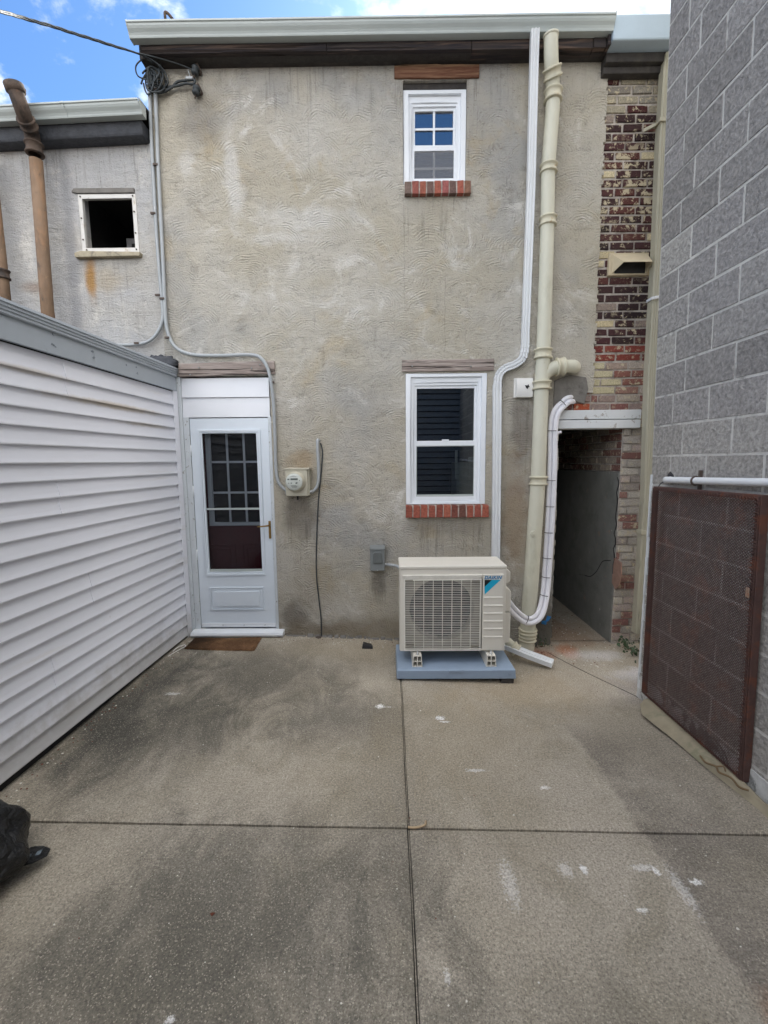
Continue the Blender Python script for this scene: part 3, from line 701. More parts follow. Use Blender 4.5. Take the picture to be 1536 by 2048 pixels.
# ---- lower window
def window(x0, x1, z0, z1, head, sash_split, name_lbl, up):
    b = MB(); ys = D - .006 if not up else D + .02
    b.ring(x0, x1, z0, z1, .045, ys, D + .09, 0, wt=.03, wb=.008)
    b.ring(x0 + .045, x1 - .045, z0 + .008, z1 - .03, .028, ys + .026, D + .09, 0, wt=head, wb=.022)
    win = b.build('window', M['white'], house, .004)
    tag(win, name_lbl)
    xi0, xi1, zi0, zi1 = x0 + .073, x1 - .073, z0 + .03, z1 - .03 - head
    f = MB(); f.ring(xi0, xi1, zi0, zi1, .012, ys + .034, D + .09, 0, wt=.022, wb=.012); f.build('frame', M['white'], win, .003)
    a0, a1 = xi0 + .012, xi1 - .012
    # upper sash sits behind the lower one
    u = MB(); u.ring(a0, a1, sash_split - .03, zi1 - .022, .020, ys + .050, ys + .085, 0, wt=.026, wb=.034); u.build('upper_sash', M['white'], win, .003)
    l = MB(); l.ring(a0 - .002, a1 + .002, zi0 + .012, sash_split + .022, .016, ys + .038, ys + .060, 0, wt=.046, wb=.03); l.build('lower_sash', M['white'], win, .003)
    return win, a0, a1, zi0 + .012, zi1 - .022, ys
win, a0, a1, zb, zt, ys = window(.176, .928, 1.330, 2.546, .05, 1.910, 'lower window with two large dark panes and plain white frame', False)
p = MB(); p.box(a0 + .018, a1 - .018, ys + .066, ys + .070, 1.91, zt - .02); p.build('pane', M['glass'], win)
p = MB(); p.box(a0 + .012, a1 - .012, ys + .048, ys + .051, zb + .028, 1.89); p.build('pane', M['glass'], win)
p = MB(); p.box(.52, .585, ys + .034, ys + .046, 1.932, 1.944); p.build('latch', M['white'], win)
p = MB(); p.ring(a0 + .012, a1 - .012, zb + .026, 1.888, .008, ys + .040, ys + .049, 0, wb=.022); p.build('screen_rail', M['alu'], win)
sill_at(win, .166, .965, 1.207, 1.324, 11, ['8a5043', '945446', '9a594a', '925548', '884e43', '9f5f4e', '784940', '6b4a42', '975748', '925347', '9c5a4a'], .045)
b = MB()
def room(mb, x0, x1, y0, y1, z0, z1):
    mb.quad((x0, y1, z0), (x1, y1, z0), (x1, y1, z1), (x0, y1, z1)); mb.quad((x0, y0, z0), (x0, y1, z0), (x0, y1, z1), (x0, y0, z1)); mb.quad((x1, y0, z0), (x1, y0, z1), (x1, y1, z1), (x1, y1, z0))
    mb.quad((x0, y0, z0), (x1, y0, z0), (x1, y1, z0), (x0, y1, z0)); mb.quad((x0, y0, z1), (x0, y1, z1), (x1, y1, z1), (x1, y0, z1))
room(b, .0, 1.15, D + .10, D + 2.6, 1.0, 2.75); rm = b.build('kitchen_room', M['room'], house)
b = MB()
b.box(.78, 1.02, D + .8, D + 1.2, 1.0, 1.72); b.box(.90, 1.06, D + .7, D + .74, 1.52, 1.78)
b.build('appliance', M['room_pale'], rm, .01)
b = MB(); b.box(.72, .745, D + .5, D + .52, 1.55, 1.85); b.build('curtain_rod', M['room_pale'], rm)
# ---- upper window
win, a0, a1, zb, zt, ys = window(.162, .710, 4.180, 4.940, .055, 4.502, 'small upper window with a four pane top sash under the gutter', True)
p = MB(); p.box(a0 + .018, a1 - .018, ys + .066, ys + .070, 4.50, zt - .02); p.build('pane', M['glass_up'], win)
p = MB(); p.box(a0 + .012, a1 - .012, ys + .052, ys + .055, zb + .02, 4.49); p.build('pane', M['glass_up'], win)
xm = (a0 + a1) / 2
p = MB(); p.box(xm - .009, xm + .009, ys + .056, ys + .064, 4.52, zt - .024); zm = (4.52 + zt - .02) / 2
p.box(a0 + .02, xm - .0092, ys + .0565, ys + .0635, zm - .009, zm + .009); p.box(xm + .0092, a1 - .02, ys + .0565, ys + .0635, zm - .009, zm + .009)
p.build('muntin', M['white'], win)
p = MB(); p.box(xm - .009, xm + .009, ys + .0465, ys + .0512, zb + .026, 4.478); p.box(a0 + .012, xm - .0092, ys + .047, ys + .0508, 4.33, 4.348); p.box(xm + .0092, a1 - .012, ys + .047, ys + .0508, 4.33, 4.348)
p.build('muntin', M['white'], win)
p = MB(); p.box(a0 + .012, a1 - .012, ys + .044, ys + .046, zb + .026, 4.478); p.build('insect_screen', M['screen'], win)
sill_at(win, .165, .755, 4.068, 4.176, 9, ['706058', '8b544c', '945a4b', '6e5851', '97594a', '945a56', '6c5751', '9a594b', '7f5f4f'], .05)
b = MB(); room(b, .05, .85, D + .12, D + 1.5, 3.9, 5.1); rm = b.build('upstairs_room', M['room'], house)
b = MB()
for k in range(5): b.box(.2, .68, D + .17, D + .18, 4.44 - k * .06, 4.48 - k * .06)
b.build('blind', M['blind'], rm)
b = MB(); b.box(.158, .712, D + .03, D + .12, 4.942, 5.0); b.build('window_head', M['dark_masonry'], house)

# ---- door
bdy = D
b = MB(); b.box(-1.993, -1.93, D + .006, D + .16, .03, 2.54); b.box(-1.928, -1.874, D + .012, D + .16, .09, 2.17); b.box(-1.122, -1.092, D + .004, D + .16, .09, 2.17)
b.build('door_jamb', M['jamb'], house, .004)
b = MB()
for k, (z0, z1) in enumerate(((2.352, 2.532), (2.168, 2.349))):
    b.prism([(D + .012, z0), (D + .026, z1), (D + .07, z1), (D + .07, z0)], 'x', -1.928, -1.104)
b.build('panel_over_door', M['siding_lap'], house, .003)
b = MB(); b.prism([(D - .075, .045), (D - .085, .062), (D - .075, .085), (D + .0, .095), (D + .16, .095), (D + .16, .04), (D - .07, .04)], 'x', -1.945, -1.035)
b.build('threshold', M['white'], house, .004)
dx0, dx1, dz0, dz1, dy = -1.868, -1.126, .108, 2.160, D + .018
b = MB(); b.ring(dx0, dx1, dz0, dz1, .085, dy, dy + .035, 0, wt=.115, wb=.0)
b.box(dx0 + .085, dx1 - .085, dy + .001, dy + .034, dz0, .655)
door = b.build('storm_door', M['door'], house, .003); tag(door, 'white storm door with a tall glass pane')
b = MB(); b.ring(-1.795, -1.203, .640, 2.055, .020, dy - .010, dy + .01); b.ring(-1.775, -1.223, .660, 2.035, .016, dy - .004, dy + .012)
b.build('glass_moulding', M['door'], door, .004)
b = MB(); b.ring(-1.765, -1.232, .285, .520, .012, dy - .007, dy + .004); b.ring(-1.745, -1.252, .305, .500, .022, dy - .002, dy + .004)
b.box(-1.722, -1.275, dy - .009, dy + .002, .328, .477); b.build('raised_panel', M['door'], door, .006)
b = MB(); b.box(-1.765, -1.232, dy + .014, dy + .018, .67, 2.025); b.build('glass', M['glass_door'], door)
b = MB(); b.box(-1.765, -1.232, dy + .006, dy + .022, 1.288, 1.306); b.build('glass_rail', M['alu'], door)
b = MB(); b.box(-1.76, -1.235, dy + .002, dy + .016, .672, .70); b.build('glass_rail', M['alu'], door)
b = MB(); b.box(dx0, dx1, dy - .004, dy + .01, .112, .150); o = b.build('door_sweep', M['white'], door, .002)
for px in (405, 446, 488, 530):
    b = MB(); c = W3(px, 1247, -.01); b.lathe([(0, -.004), (.006, -.003), (.006, .004)], (c.x, dy - .004, .133), (0, -1, 0), 8); b.build('screw', M['tie'], o)
b = MB(); b.box(-1.158, -1.136, dy - .012, dy, 1.005, 1.178)
hd = b.build('handle', M['brass'], door, .003)
b = MB(); b.tube(smooth_path([(-1.147, dy - .01, 1.135), (-1.150, dy - .045, 1.137), (-1.20, dy - .05, 1.132), (-1.255, dy - .048, 1.128)], 5), [.008] * 8 + [.007] * 8, 8); b.build('lever', M['brass'], hd)
for zc in (1.86, .85, 1.47): 
    b = MB(); b.tube([(-1.871, dy - .004, zc - .05), (-1.871, dy - .004, zc + .05)], .006, 8); b.build('hinge', M['white'], door)
# inner door
iy = D + .13
def WI(px, py): return W(px, py, -.13)
b = MB(); b.box(-1.90, -1.09, iy, iy + .04, .10, 2.16); inner = b.build('inner_door', M['maroon'], house); tag(inner, 'maroon inner door with a nine pane white window')
gx0, gx1 = WI(424, 950)[0], WI(524, 950)[0]; gz0, gz1 = WI(460, 1045)[1], WI(460, 862)[1]
b = MB(); b.ring(gx0 - .045, gx1 + .045, gz0 - .03, gz1 + .04, .045, iy - .014, iy, 0, wt=.04, wb=.03)
b.ring(gx0, gx1, gz0, gz1, .006, iy - .008, iy)
b.build('window_frame', M['white'], inner, .004)
b = MB()
xc = [gx0 + (gx1 - gx0) * k / 3 for k in (1, 2)]; zc = [gz0 + (gz1 - gz0) * k / 3 for k in (1, 2)]
for xx in xc: b.box(xx - .010, xx + .010, iy - .012, iy - .003, gz0 + .006, gz1 - .006)
for q in zc: b.box(gx0 + .006, gx1 - .006, iy - .0115, iy - .003, q - .010, q + .010)
b.build('muntin', M['white'], inner)
b = MB(); b.box(gx0, gx1, iy - .003, iy - .001, gz0, gz1); b.build('dark_pane', M['dark_glass'], inner)
b = MB()
for x0, x1 in ((-1.78, -1.53), (-1.46, -1.20)):
    b.ring(x0, x1, .35, .93, .012, iy - .006, iy + .002); b.ring(x0 + .04, x1 - .04, .39, .89, .012, iy - .006, iy + .002)
b.build('door_panel', M['maroon'], inner, .003)

# =================================================================== LEFT NEIGHBOUR HOUSE
nb = thing('neighbour_house', 'lower grey stuccoed house on the left with one small square window', 'house', (-3.6, D, 0))
ny = D + .012
b = MB(); wall_with_holes(-7.5, HL, -.3, 4.55, ny, [(-2.735, -2.235, 3.600, 4.165, .12)], b)
b.quad((-7.5, ny, -.3), (-7.5, ny, 4.55), (-7.5, ny + 6, 4.55), (-7.5, ny + 6, -.3)); b.quad((-7.5, ny + 6, -.3), (-7.5, ny + 6, 4.55), (HL, ny + 6, 4.55), (HL, ny + 6, -.3))
b.build('wall', M['stucco_grey'], nb, weld=False)
sl = .033
def nz(x): return (x + 2.0) * sl       # the eave drops to the left
b = MB()
b.hexa([(-7.5, D - .10, 4.535 + nz(-7.5)), (-2.07, D - .10, 4.535), (-2.07, D + .4, 4.535), (-7.5, D + .4, 4.535 + nz(-7.5)), (-7.5, D - .115, 4.66 + nz(-7.5)), (-2.07, D - .115, 4.66), (-2.07, D + .4, 4.66), (-7.5, D + .4, 4.66 + nz(-7.5))])
b.build('eave_board', M['tar'], nb, .02)
b = MB(); b.hexa([(-7.5, D - .15, 4.715 + nz(-7.5)), (-2.04, D - .15, 4.745), (-2.04, D + 6, 5.0), (-7.5, D + 6, 5.0), (-7.5, D - .15, 4.735 + nz(-7.5)), (-2.04, D - .15, 4.765), (-2.04, D + 6, 5.02), (-7.5, D + 6, 5.02)])
b.build('roof', M['roofing'], nb)
b = MB(); rr = random.Random(2)
b.ring(-2.743, -2.227, 3.640, 4.130, .035, ny - .008, ny + .025, 0, wt=.036, wb=.04)
nwin = b.build('window', M['old_trim'], nb, .003); tag(nwin, 'small square window with rusty stained white metal trim')
b = MB(); b.prism([(-2.79, 3.585), (-2.21, 3.592), (-2.20, 3.625), (-2.74, 3.640), (-2.795, 3.622)], 'y', ny - .05, ny + .05); b.build('sill', plain('stained_sill', C('a39a85'), .9, 0, .2, 18, .5, 40, .004, [(7, .5, .62, C('6e6a60'), .7)]), nwin, .005)
b = MB(); b.prism([(-2.795, 4.150), (-2.74, 4.135), (-2.235, 4.135), (-2.232, 4.175), (-2.77, 4.178)], 'y', ny - .018, ny + .06); b.build('window_head', M['cement'], nwin, .004)
b = MB(); b.box(-2.47, -2.2, ny + .88, ny + .884, 3.62, 3.9); b.build('pane', M['dark_glass'], nwin)
for x, z in ((-2.72, 4.11), (-2.25, 4.11), (-2.725, 3.93), (-2.725, 3.75), (-2.247, 3.98), (-2.247, 3.80), (-2.70, 3.662), (-2.25, 3.662)):
    b = MB(); b.lathe([(0, -.003), (.006, -.002), (.006, .004)], (x, ny - .012, z), (0, -1, 0), 8); b.build('screw', M['clip'], nwin)
b = MB(); room(b, -2.9, -2.1, ny + .12, ny + 1.4, 3.4, 4.35); rm = b.build('dark_room', plain('dim_room', C('4d4a48'), .9), nb)
b = MB(); b.box(-2.62, -2.57, ny + .5, ny + .6, 3.4, 4.0); b.box(-2.57, -2.1, ny + .5, ny + .55, 3.95, 4.0); b.build('inner_frame', plain('dark_inner_frame', C('8a8a8c'), .7), rm, weld=False)
b = MB(); b.box(-2.47, -2.2, ny + .9, ny + .95, 3.4, 3.9); b.build('inner_door', plain('dark_inner_door', C('77787d'), .7), rm)

# gutters
GP = [(0, 0), (.060, 0), (.064, .008), (.066, .016), (.074, .030), (.090, .048), (.098, .062), (.101, .076), (.103, .090), (.110, .091), (.110, .079), (.104, .076), (0, .076)]
def gutter(name, label, xa, xb, yback, za, zb, mat):
    g = thing(name, label, 'gutter', ((xa + xb) / 2, yback, min(za, zb)))
    b = MB(); n = 8
    b.sweep([(xa + (xb - xa) * k / n, yback, za + (zb - za) * k / n + random.uniform(-.0015, .0015)) for k in range(n + 1)], [(-z, y) for y, z in GP], (0, -1, 0))
    b.build('trough', mat, g, weld=False)
    return g
g = gutter('roof_gutter', 'long pale grey roof gutter along the top of the taller stucco house', HL - .02, 1.852, D - .138, 5.190, 5.186, M['alu'])
for xx in (HL - .022, 1.846):
    b = MB(); b.prism([(D - .137, 5.187), (D - .200, 5.187), (D - .214, 5.222), (D - .238, 5.252), (D - .250, 5.282), (D - .137, 5.282)], 'x', xx, xx + .008); b.build('end_cap', M['alu'], g)
g = gutter('roof_gutter', 'shorter pale grey roof gutter over the lower neighbour house, left', -7.5, -2.03, D - .118, 4.640 + nz(-7.5), 4.640, M['alu'])
b = MB(); b.prism([(D - .118, 4.640), (D - .178, 4.640), (D - .205, 4.69), (D - .222, 4.735), (D - .118, 4.735)], 'x', -2.03, -2.022); b.build('end_cap', M['alu'], g)
b = MB(); x = -2.66; b.sweep([(x - .012, D - .118, 4.640 + nz(x)), (x + .012, D - .118, 4.640 + nz(x + .02))], [(-z * 1.02 + .002, y * 1.03 + .002) for y, z in GP], (0, -1, 0)); b.build('joint_band', M['alu'], g)

# =================================================================== SIDING SHED (left)
def SP(s, o, z):
    """s metres along the shed wall (towards the house), o out from it"""
    k = .0448; n = math.hypot(1, k)
    return (-2.084 + k * (s - 2.135) + o / n, s - o * k / n, z)
shed = thing('siding_shed', 'lean to extension clad in white lapped vinyl siding along the left side of the patio', 'shed', SP(1, 0, 0))
b = MB(); c0, e = 2.279, .1057
S0, S1 = -3.0, 4.135
cuts = {}
rr = random.Random(21)
zt = 2.40; k = 0; z = c0
seams = {0: (2.86,), 1: (2.86,), 7: (2.72,), 8: (2.72,), 13: (2.92,), 14: (2.92,), 17: (2.55,), 18: (2.55,), 5: (1.3,), 10: (.9,)}
while z > .02:
    top = zt if k == 0 else z + e
    zb = max(z, .035)
    segs = [S0] + list(seams.get(k, ())) + [S1]
    for i, (a, c) in enumerate(zip(segs[:-1], segs[1:])):
        o = .0 if i % 2 == 0 else .0028
        if i: a -= .02
        n = max(2, int((c - a) / .5)); ww = [rr.uniform(-.0005, .0005) for _ in range(n + 1)]
        prof = [(.000 + o, top + .004), (.006 + o, top - (top - zb) * .30), (.0145 + o, top - (top - zb) * .72), (.0205 + o, zb + .007), (.0195 + o, zb), (.000 + o, zb + .001)]
        vs = [SP(a + (c - a) * j / n, q + ww[j], w + ww[j] * .6) for j in range(n + 1) for q, w in prof]
        m = len(prof)
        b.add(vs, [(j * m + q, j * m + q + 1, (j + 1) * m + q + 1, (j + 1) * m + q) for j in range(n) for q in range(m - 1)], 0, False)
        b.add(vs[:m], [list(range(m))], 0)
    z -= e; k += 1
b.build('siding', M['siding'], shed, weld=False)
b = MB(); b.hexa([SP(S0, -1.0, -.1), SP(S0, -.01, -.1), SP(S1, -.01, -.1), SP(S1, -1.0, -.1), SP(S0, -1.0, 2.55), SP(S0, -.01, 2.55), SP(S1, -.01, 2.55), SP(S1, -1.0, 2.55)]); b.build('core_wall', M['black'], shed)
b = MB()
b.hexa([SP(4.125, 0, .03), SP(4.125, .020, .03), SP(4.178, .034, .03), SP(4.178, 0, .03), SP(4.125, 0, 2.41), SP(4.125, .020, 2.41), SP(4.178, .034, 2.41), SP(4.178, 0, 2.41)])
b.build('corner_trim', M['siding'], shed, .003)
b = MB()
for a, c in ((S0, 1.0), (1.003, 4.172)):
    b.hexa([SP(a, 0, 2.412), SP(a, .034, 2.408), SP(c, .034, 2.408), SP(c, 0, 2.412), SP(a, 0, 2.56), SP(a, .030, 2.556), SP(c, .030, 2.556 - .02 * (c > 4)), SP(c, 0, 2.56 - .02 * (c > 4))])
fas = b.build('fascia', M['fascia_metal'], shed, .003)
b = MB()
prof = [(0, 2.552), (.040, 2.548), (.046, 2.556), (.044, 2.570), (.050, 2.574), (.048, 2.588), (.055, 2.592), (.053, 2.607), (.060, 2.611), (.056, 2.628), (.0, 2.64)]
m = len(prof); vs = [SP(s, o, z - d) for s, d in ((S0, 0), (4.172, .012)) for o, z in prof]
b.add(vs, [(q, (q + 1) % m, m + (q + 1) % m, m + q) for q in range(m)]); b.add(vs[:m], [list(range(m))]); b.add(vs[m:], [list(range(m))])
b.build('drip_edge', M['fascia_metal'], shed)
b = MB(); rr = random.Random(9)
for px, py, w, h in ((107, 691, 12, 7), (185, 703, 9, 7), (188, 716, 10, 7), (106, 669, 5, 5), (275, 747, 7, 6), (273, 735, 6, 3), (253, 731, 4, 5)):
    b = MB()
    d = ray(px, py); k_ = .0448; o_ = .0345
    t = (SP(0, o_, 0)[0]) / (d.x - k_ * d.y); c = d * t
    for q in range(5):
        s = c.y + rr.uniform(-1, 1) * w * .0013; zz = EYE + c.z + rr.uniform(-1, 1) * h * .0011
        b.hexa([SP(s, .0335, zz), SP(s, .0352, zz), SP(s + w * .0009, .0352, zz), SP(s + w * .0009, .0335, zz), SP(s, .0335, zz + .005), SP(s, .0352, zz + .005), SP(s + w * .0009, .0352, zz + .005), SP(s + w * .0009, .0335, zz + .005)])
    b.build('faint_stamp', M['stamp'], fas, weld=False)
b = MB(); b.hexa([SP(S0, -3.5, 2.56), SP(S0, .0, 2.56), SP(4.178, .0, 2.545), SP(4.178, -3.5, 2.545), SP(S0, -3.5, 2.636), SP(S0, .01, 2.636), SP(4.178, .01, 2.62), SP(4.178, -3.5, 2.62)])
b.build('roof', M['roofing'], shed)
# tar lump where the shed roof meets the house
def lump(mb, c, rx, ry, rz, seed, amp=.25, n=28, m=16, fr=3.0, fn=None, smooth=True):
    vs = []
    for i in range(m + 1):
        th = PI * i / m
        for k in range(n):
            ph = 2 * PI * k / n; d = Vector((math.sin(th) * math.cos(ph), math.sin(th) * math.sin(ph), math.cos(th)))
            q = 1 + amp * (mnoise.noise(d * fr + Vector((seed, 0, 0))) + .5 * mnoise.noise(d * fr * 2.3 + Vector((0, seed, 0))) + .3 * mnoise.noise(d * fr * 5 + Vector((0, 0, seed))))
            if fn: q *= fn(d)
            vs.append((c[0] + d.x * rx * q, c[1] + d.y * ry * q, c[2] + d.z * rz * q))
    mb.add(vs, [(i * n + k, i * n + (k + 1) % n, (i + 1) * n + (k + 1) % n, (i + 1) * n + k) for i in range(m) for k in range(n)], 0, smooth)
b = MB(); lump(b, (-2.10, D - .03, 2.65), .17, .07, .075, 3.1, .35, fr=3.5); b.build('tar_patch', M['tar'], shed)

# =================================================================== BLOCK BUILDING (right)
blk = thing('block_building', 'tall windowless grey concrete block building filling the right side of the patio', 'building', (1.9, 0, 0))
BX, BY, BT = 1.90, 3.172, 8.0
b = MB(); rk = random.Random(17)
def btone(u, z):
    v = rk.choice(['959290', '918e8b', '999693', '8a8784', '93908d', '8e8b88'])
    if z < 2.0 or rk.random() < .06: v = rk.choice(['a3a09b', '9c9994', '989590'])
    return C(v)
zs0 = 1.768 - .2025 * 9
def bcut(k):
    # courses alternate; distances measured from the far corner
    if k % 2 == 1: c = [0, .315]
    else: c = [0, .205, .535]
    while c[-1] < 6.6: c.append(c[-1] + .407)
    return [BY - v for v in c][::-1]
masonry(b, lambda u, o, z: (BX + .004 - o, u + .038 * max(0, z - 1.55), z), BY - 6.4, BY, zs0, BT, .407, .2025, .011, .0042, btone, cut=lambda k: bcut(k), jit=.0022)
b.build('block_wall', M['block'], blk, weld=False)
b = MB(); b.box(BX + .003, BX + 6, BY - 6.4, BY - .001, -.2, 1.55); ts = .038 * (BT - 1.55)
b.hexa([(BX + .003, BY - 6.4, 1.55), (BX + 6, BY - 6.4, 1.55), (BX + 6, BY - .001, 1.55), (BX + .003, BY - .001, 1.55), (BX + .003, BY - 6.4, BT), (BX + 6, BY - 6.4, BT), (BX + 6, BY - .001 + ts, BT), (BX + .003, BY - .001 + ts, BT)]); b.build('mortar_bed', M['block_mortar'], blk)
b = MB(); rr = random.Random(6); zz = .0
while zz < 1.6:
    zn = zz + rr.uniform(.04, .10); w = rr.uniform(.012, .030)
    b.box(BX - .006 - rr.uniform(0, .003), BX + .01, BY - w, BY + .002, zz, zn - .001); zz = zn
b.build('lit_corner_strip', M['beam'], blk)  # white strip put on for the light along the block corner
b = MB(); rr = random.Random(12); n = 20
ys_ = [-.8 + (BY + .0 + .8) * k / n for k in range(n + 1)]
for a, c in zip(ys_[:-1], ys_[1:]):
    b.hexa([(BX - .012, a, -.12), (BX + .02, a, -.12), (BX + .02, c, -.12), (BX - .012, c, -.12), (BX - .004, a, .125), (BX + .02, a, .13), (BX + .02, c, .13), (BX - .004, c, .125)])
b.build('foot_render', plain('white_foot_render', C('bcbdbb'), .9, 0, .15, 9, .8, 14, .012, [(5, .5, .6, C('5a5c58'), .8)]), blk, weld=False)
# cement curb in front of it
b = MB(); rr = random.Random(14); L_ = []
for k in range(31):
    y = -.6 + (2.96 + .6) * k / 30
    xin = min(1.712 + .15 * (2.94 - y), 1.84) + .008 * math.sin(y * 5) + rr.uniform(-.006, .006) + .08 * sstep(2.88, 2.96, y)
    L_.append([(xin, y, .0015), (xin + .012, y, .012 + rr.uniform(-.002, .003)), (max(1.815, xin + .016), y, .040 + rr.uniform(-.003, .003)), (1.868 - .012 * rr.random(), y, .052), (1.885, y, -.02)])
m = 5; vs = [p for r_ in L_ for p in r_]
b.add(vs, [(i * m + q, i * m + q + 1, (i + 1) * m + q + 1, (i + 1) * m + q) for i in range(30) for q in range(m - 1)], 0, True); b.add(L_[-1], [list(range(m))]); 
tag(b.build('kerb_strip', M['curb'], None, weld=False), kind='structure')

# =================================================================== REAR NEIGHBOUR (seen mirrored in the lower window)
rear = thing('rear_garage', 'charcoal sided garage closing the far end of the patio behind the camera', 'garage', (0, -3.2, 0))
b = MB(); z = .0
while z < 3.5:
    b.hexa([(-3.4, -3.2, z + .022), (2.6, -3.2, z + .022), (2.6, -3.150, z + .022), (-3.4, -3.150, z + .022), (-3.4, -3.2, z + .15), (2.6, -3.2, z + .15), (2.6, -3.18, z + .15), (-3.4, -3.18, z + .15)]); z += .15
b.build('siding', M['dark_siding'], rear, weld=False)
b = MB(); b.box(-3.4, 2.6, -3.3, -3.205, 0, 3.5); b.build('backing', M['black'], rear)  # black showing between the boards stands in for lap shadow lines
b = MB(); b.box(-3.5, 2.7, -6, -3.1, 3.6, 3.72); b.build('roof', M['roofing'], rear)
b = MB(); b.box(2.05, 2.2, -3.17, -3.13, 0, 3.55); b.build('corner_board', M['white'], rear)

# =================================================================== PIPES AND CABLES ON THE WALLS
def collar(mb, c, axis, r, h, lip=.010):
    mb.lathe([(r * .8, -h / 2), (r + lip, -h / 2), (r + lip * 1.3, -h / 2 + .006), (r + lip, -h / 2 + .016), (r + .004, -h / 2 + .02), (r + .004, h / 2 - .02), (r + lip, h / 2 - .016), (r + lip * 1.4, h / 2 - .008), (r + lip, h / 2), (r * .8, h / 2)], c, axis, 24)
# rusty vent stack on the neighbour house
t = thing('vent_pipe', 'thick rusty iron vent pipe rising past the neighbour gutter with a bent dark hood', 'pipe', (-2.98, D - .15, 2.5))
P_ = [Vector((-2.985, D - .13, 2.55)), W3(95, 620, .13), W3(72, 320, .13)]
b = MB(); b.tube(P_, .050, 16); b.build('shaft', M['rust'], t)
b = MB(); up = [W3(68, 296, .13), W3(62, 262, .17), W3(52, 240, .25), W3(44, 218, .31), W3(36, 196, .33), W3(30, 178, .34)]
b.tube(smooth_path(up, 4), [.056] * 21, 16); b.build('offset_bend', M['rust_dark'], t)
b = MB(); d = (up[0] - up[1]).normalized()
collar(b, W3(69, 298, .13), (0, 0, 1), .056, .09, .012); collar(b, W3(55, 246, .23), (W3(50, 238, .25) - W3(62, 262, .17)), .056, .07, .010); b.build('collar', M['rust_dark'], t)
b = MB(); ax = (up[-1] - up[-2]).normalized(); b.lathe([(.055, -.03), (.068, -.02), (.070, .03), (.060, .035), (.052, .02), (.0, .0)], up[-1], ax, 20); b.build('hood', M['rust_dark'], t)
b = MB(); q = W3(42, 178, .36); b.tube(smooth_path([W3(40, 188, .30), W3(44, 176, .30), W3(50, 180, .30), W3(48, 190, .30)], 4), .008, 8); b.build('hook', M['rust_dark'], t)
t = thing('drain_pipe', 'thin dark rusty pipe at the extreme left edge of the neighbour wall', 'pipe', (-3.38, D - .1, 2.5))
b = MB(); b.tube([(-3.405, D - .10, 2.55), (-3.400, D - .10, 3.35), (-3.41, D - .10, 4.4)], .040, 14); b.build('shaft', M['rust'], t)
b = MB(); collar(b, (-3.40, D - .10, 3.42), (0, 0, 1), .042, .08); b.build('collar', M['rust_dark'], t)

def cable(name, label, cat, pts, r, mat, flat=1.0, group=None):
    t = thing(name, label, cat, pts[-1], group)
    b = MB(); b.tube(pts, r, 10); b.build('sheath', mat, t); return t
def clip_at(t, px, py, off, w=.028):
    c = W3(px, py, off); b = MB(); b.box(c.x - w, c.x + w * .55, c.y - .022, c.y - .012 + .012, c.z - .009, c.z + .009); b.build('clip', M['clip'], t, .003)
pts = [W3(x, y, .025) for x, y in ((299, 178), (304, 300), (314, 480), (323, 590), (325, 640), (308, 674), (280, 688), (225, 690), (120, 690))]
t = cable('service_cable', 'grey cable bending left at its foot above the shed roof', 'cable', smooth_path(pts, 6), .0145, M['cable'], group='grey cables down the house corner')
for px, py in ((309, 428), (318, 591), (276, 687)): clip_at(t, px, py, .025)
pts = [W3(x, y, .025) for x, y in ((311, 176), (316, 320), (325, 500), (330, 610), (335, 662), (352, 695), (385, 709), (440, 711), (500, 710), (524, 718), (539, 745), (547, 800), (550, 870), (552, 935), (558, 966), (575, 983))]
for i, q in enumerate(pts):
    if 8 <= i <= 11: q.y -= .02 if i in (9, 10) else .008
t = cable('service_cable', 'long grey cable running over the door plank and down to the meter', 'cable', smooth_path(pts, 6), .0155, M['cable'], group='grey cables down the house corner')
for px, py in ((314, 331), (327, 598), (337, 676), (546, 765)): clip_at(t, px, py, .025)
pts = [W3(635, 884, .02), W3(637, 930, .024), W3(637, 958, .024), W3(633, 975, .026), W3(623, 985, .035)]
pts = [pts[0] + Vector((.012, .03, .012))] + pts
t = cable('meter_tail', 'short pale grey cable looping from the wall into the right side of the meter', 'cable', smooth_path(pts, 6), .015, M['cable'])
pts = [W3(641, 886, .008)] + [W3(x, y, .008) for x, y in ((645, 905), (642, 950), (637, 1000), (633, 1090), (633, 1150), (638, 1200), (642, 1235), (643, 1273))]
t = cable('ground_wire', 'thin dark wire hanging down the wall from beside the meter to the ground', 'wire', smooth_path(pts, 5), .006, M['black_cable'])
b = MB(); lump(b, (W(638, 1272)[0], D - .03, .012), .03, .025, .02, 9.2, .4, 14, 8); b.build('ground_clamp', M['clip'], t)

# service drop, coil and insulators under the eave
ins = []
for (px, py), lb in (((395, 150), 'upper dark porcelain cable insulator under the gutter'), ((397, 190), 'lower dark porcelain cable insulator, rusty pin showing')):
    c = W3(px, py, .0); t = thing('insulator', lb, 'insulator', c, 'cable insulators')
    ax = Vector((.25, -.75, -.25)).normalized(); cc = c + Vector((0, -.045, 0))
    b = MB(); b.lathe([(.0, -.036), (.022, -.034), (.032, -.022), (.030, -.008), (.022, 0), (.030, .008), (.032, .022), (.022, .034), (0, .036)], cc, (.25, 0, 1), 18); b.build('spool', M['black_cable'], t)
    b = MB(); b.tube([cc + Vector((-.014, 0, -.06)), cc + Vector((.014, 0, .06))], .006, 8); b.tube(smooth_path([c + Vector((.0, .01, 0)), c + Vector((.04, -.02, 0)), cc + Vector((.02, -.01, .05))], 5), .007, 8); b.build('pin', M['clip'], t)
    ins.append(cc)
base = [W3(-420, -120, 3.3), W3(-200, -48, 2.2), W3(0, 22, 1.2), W3(95, 50, .8), W3(190, 80, .45), W3(270, 105, .22)]
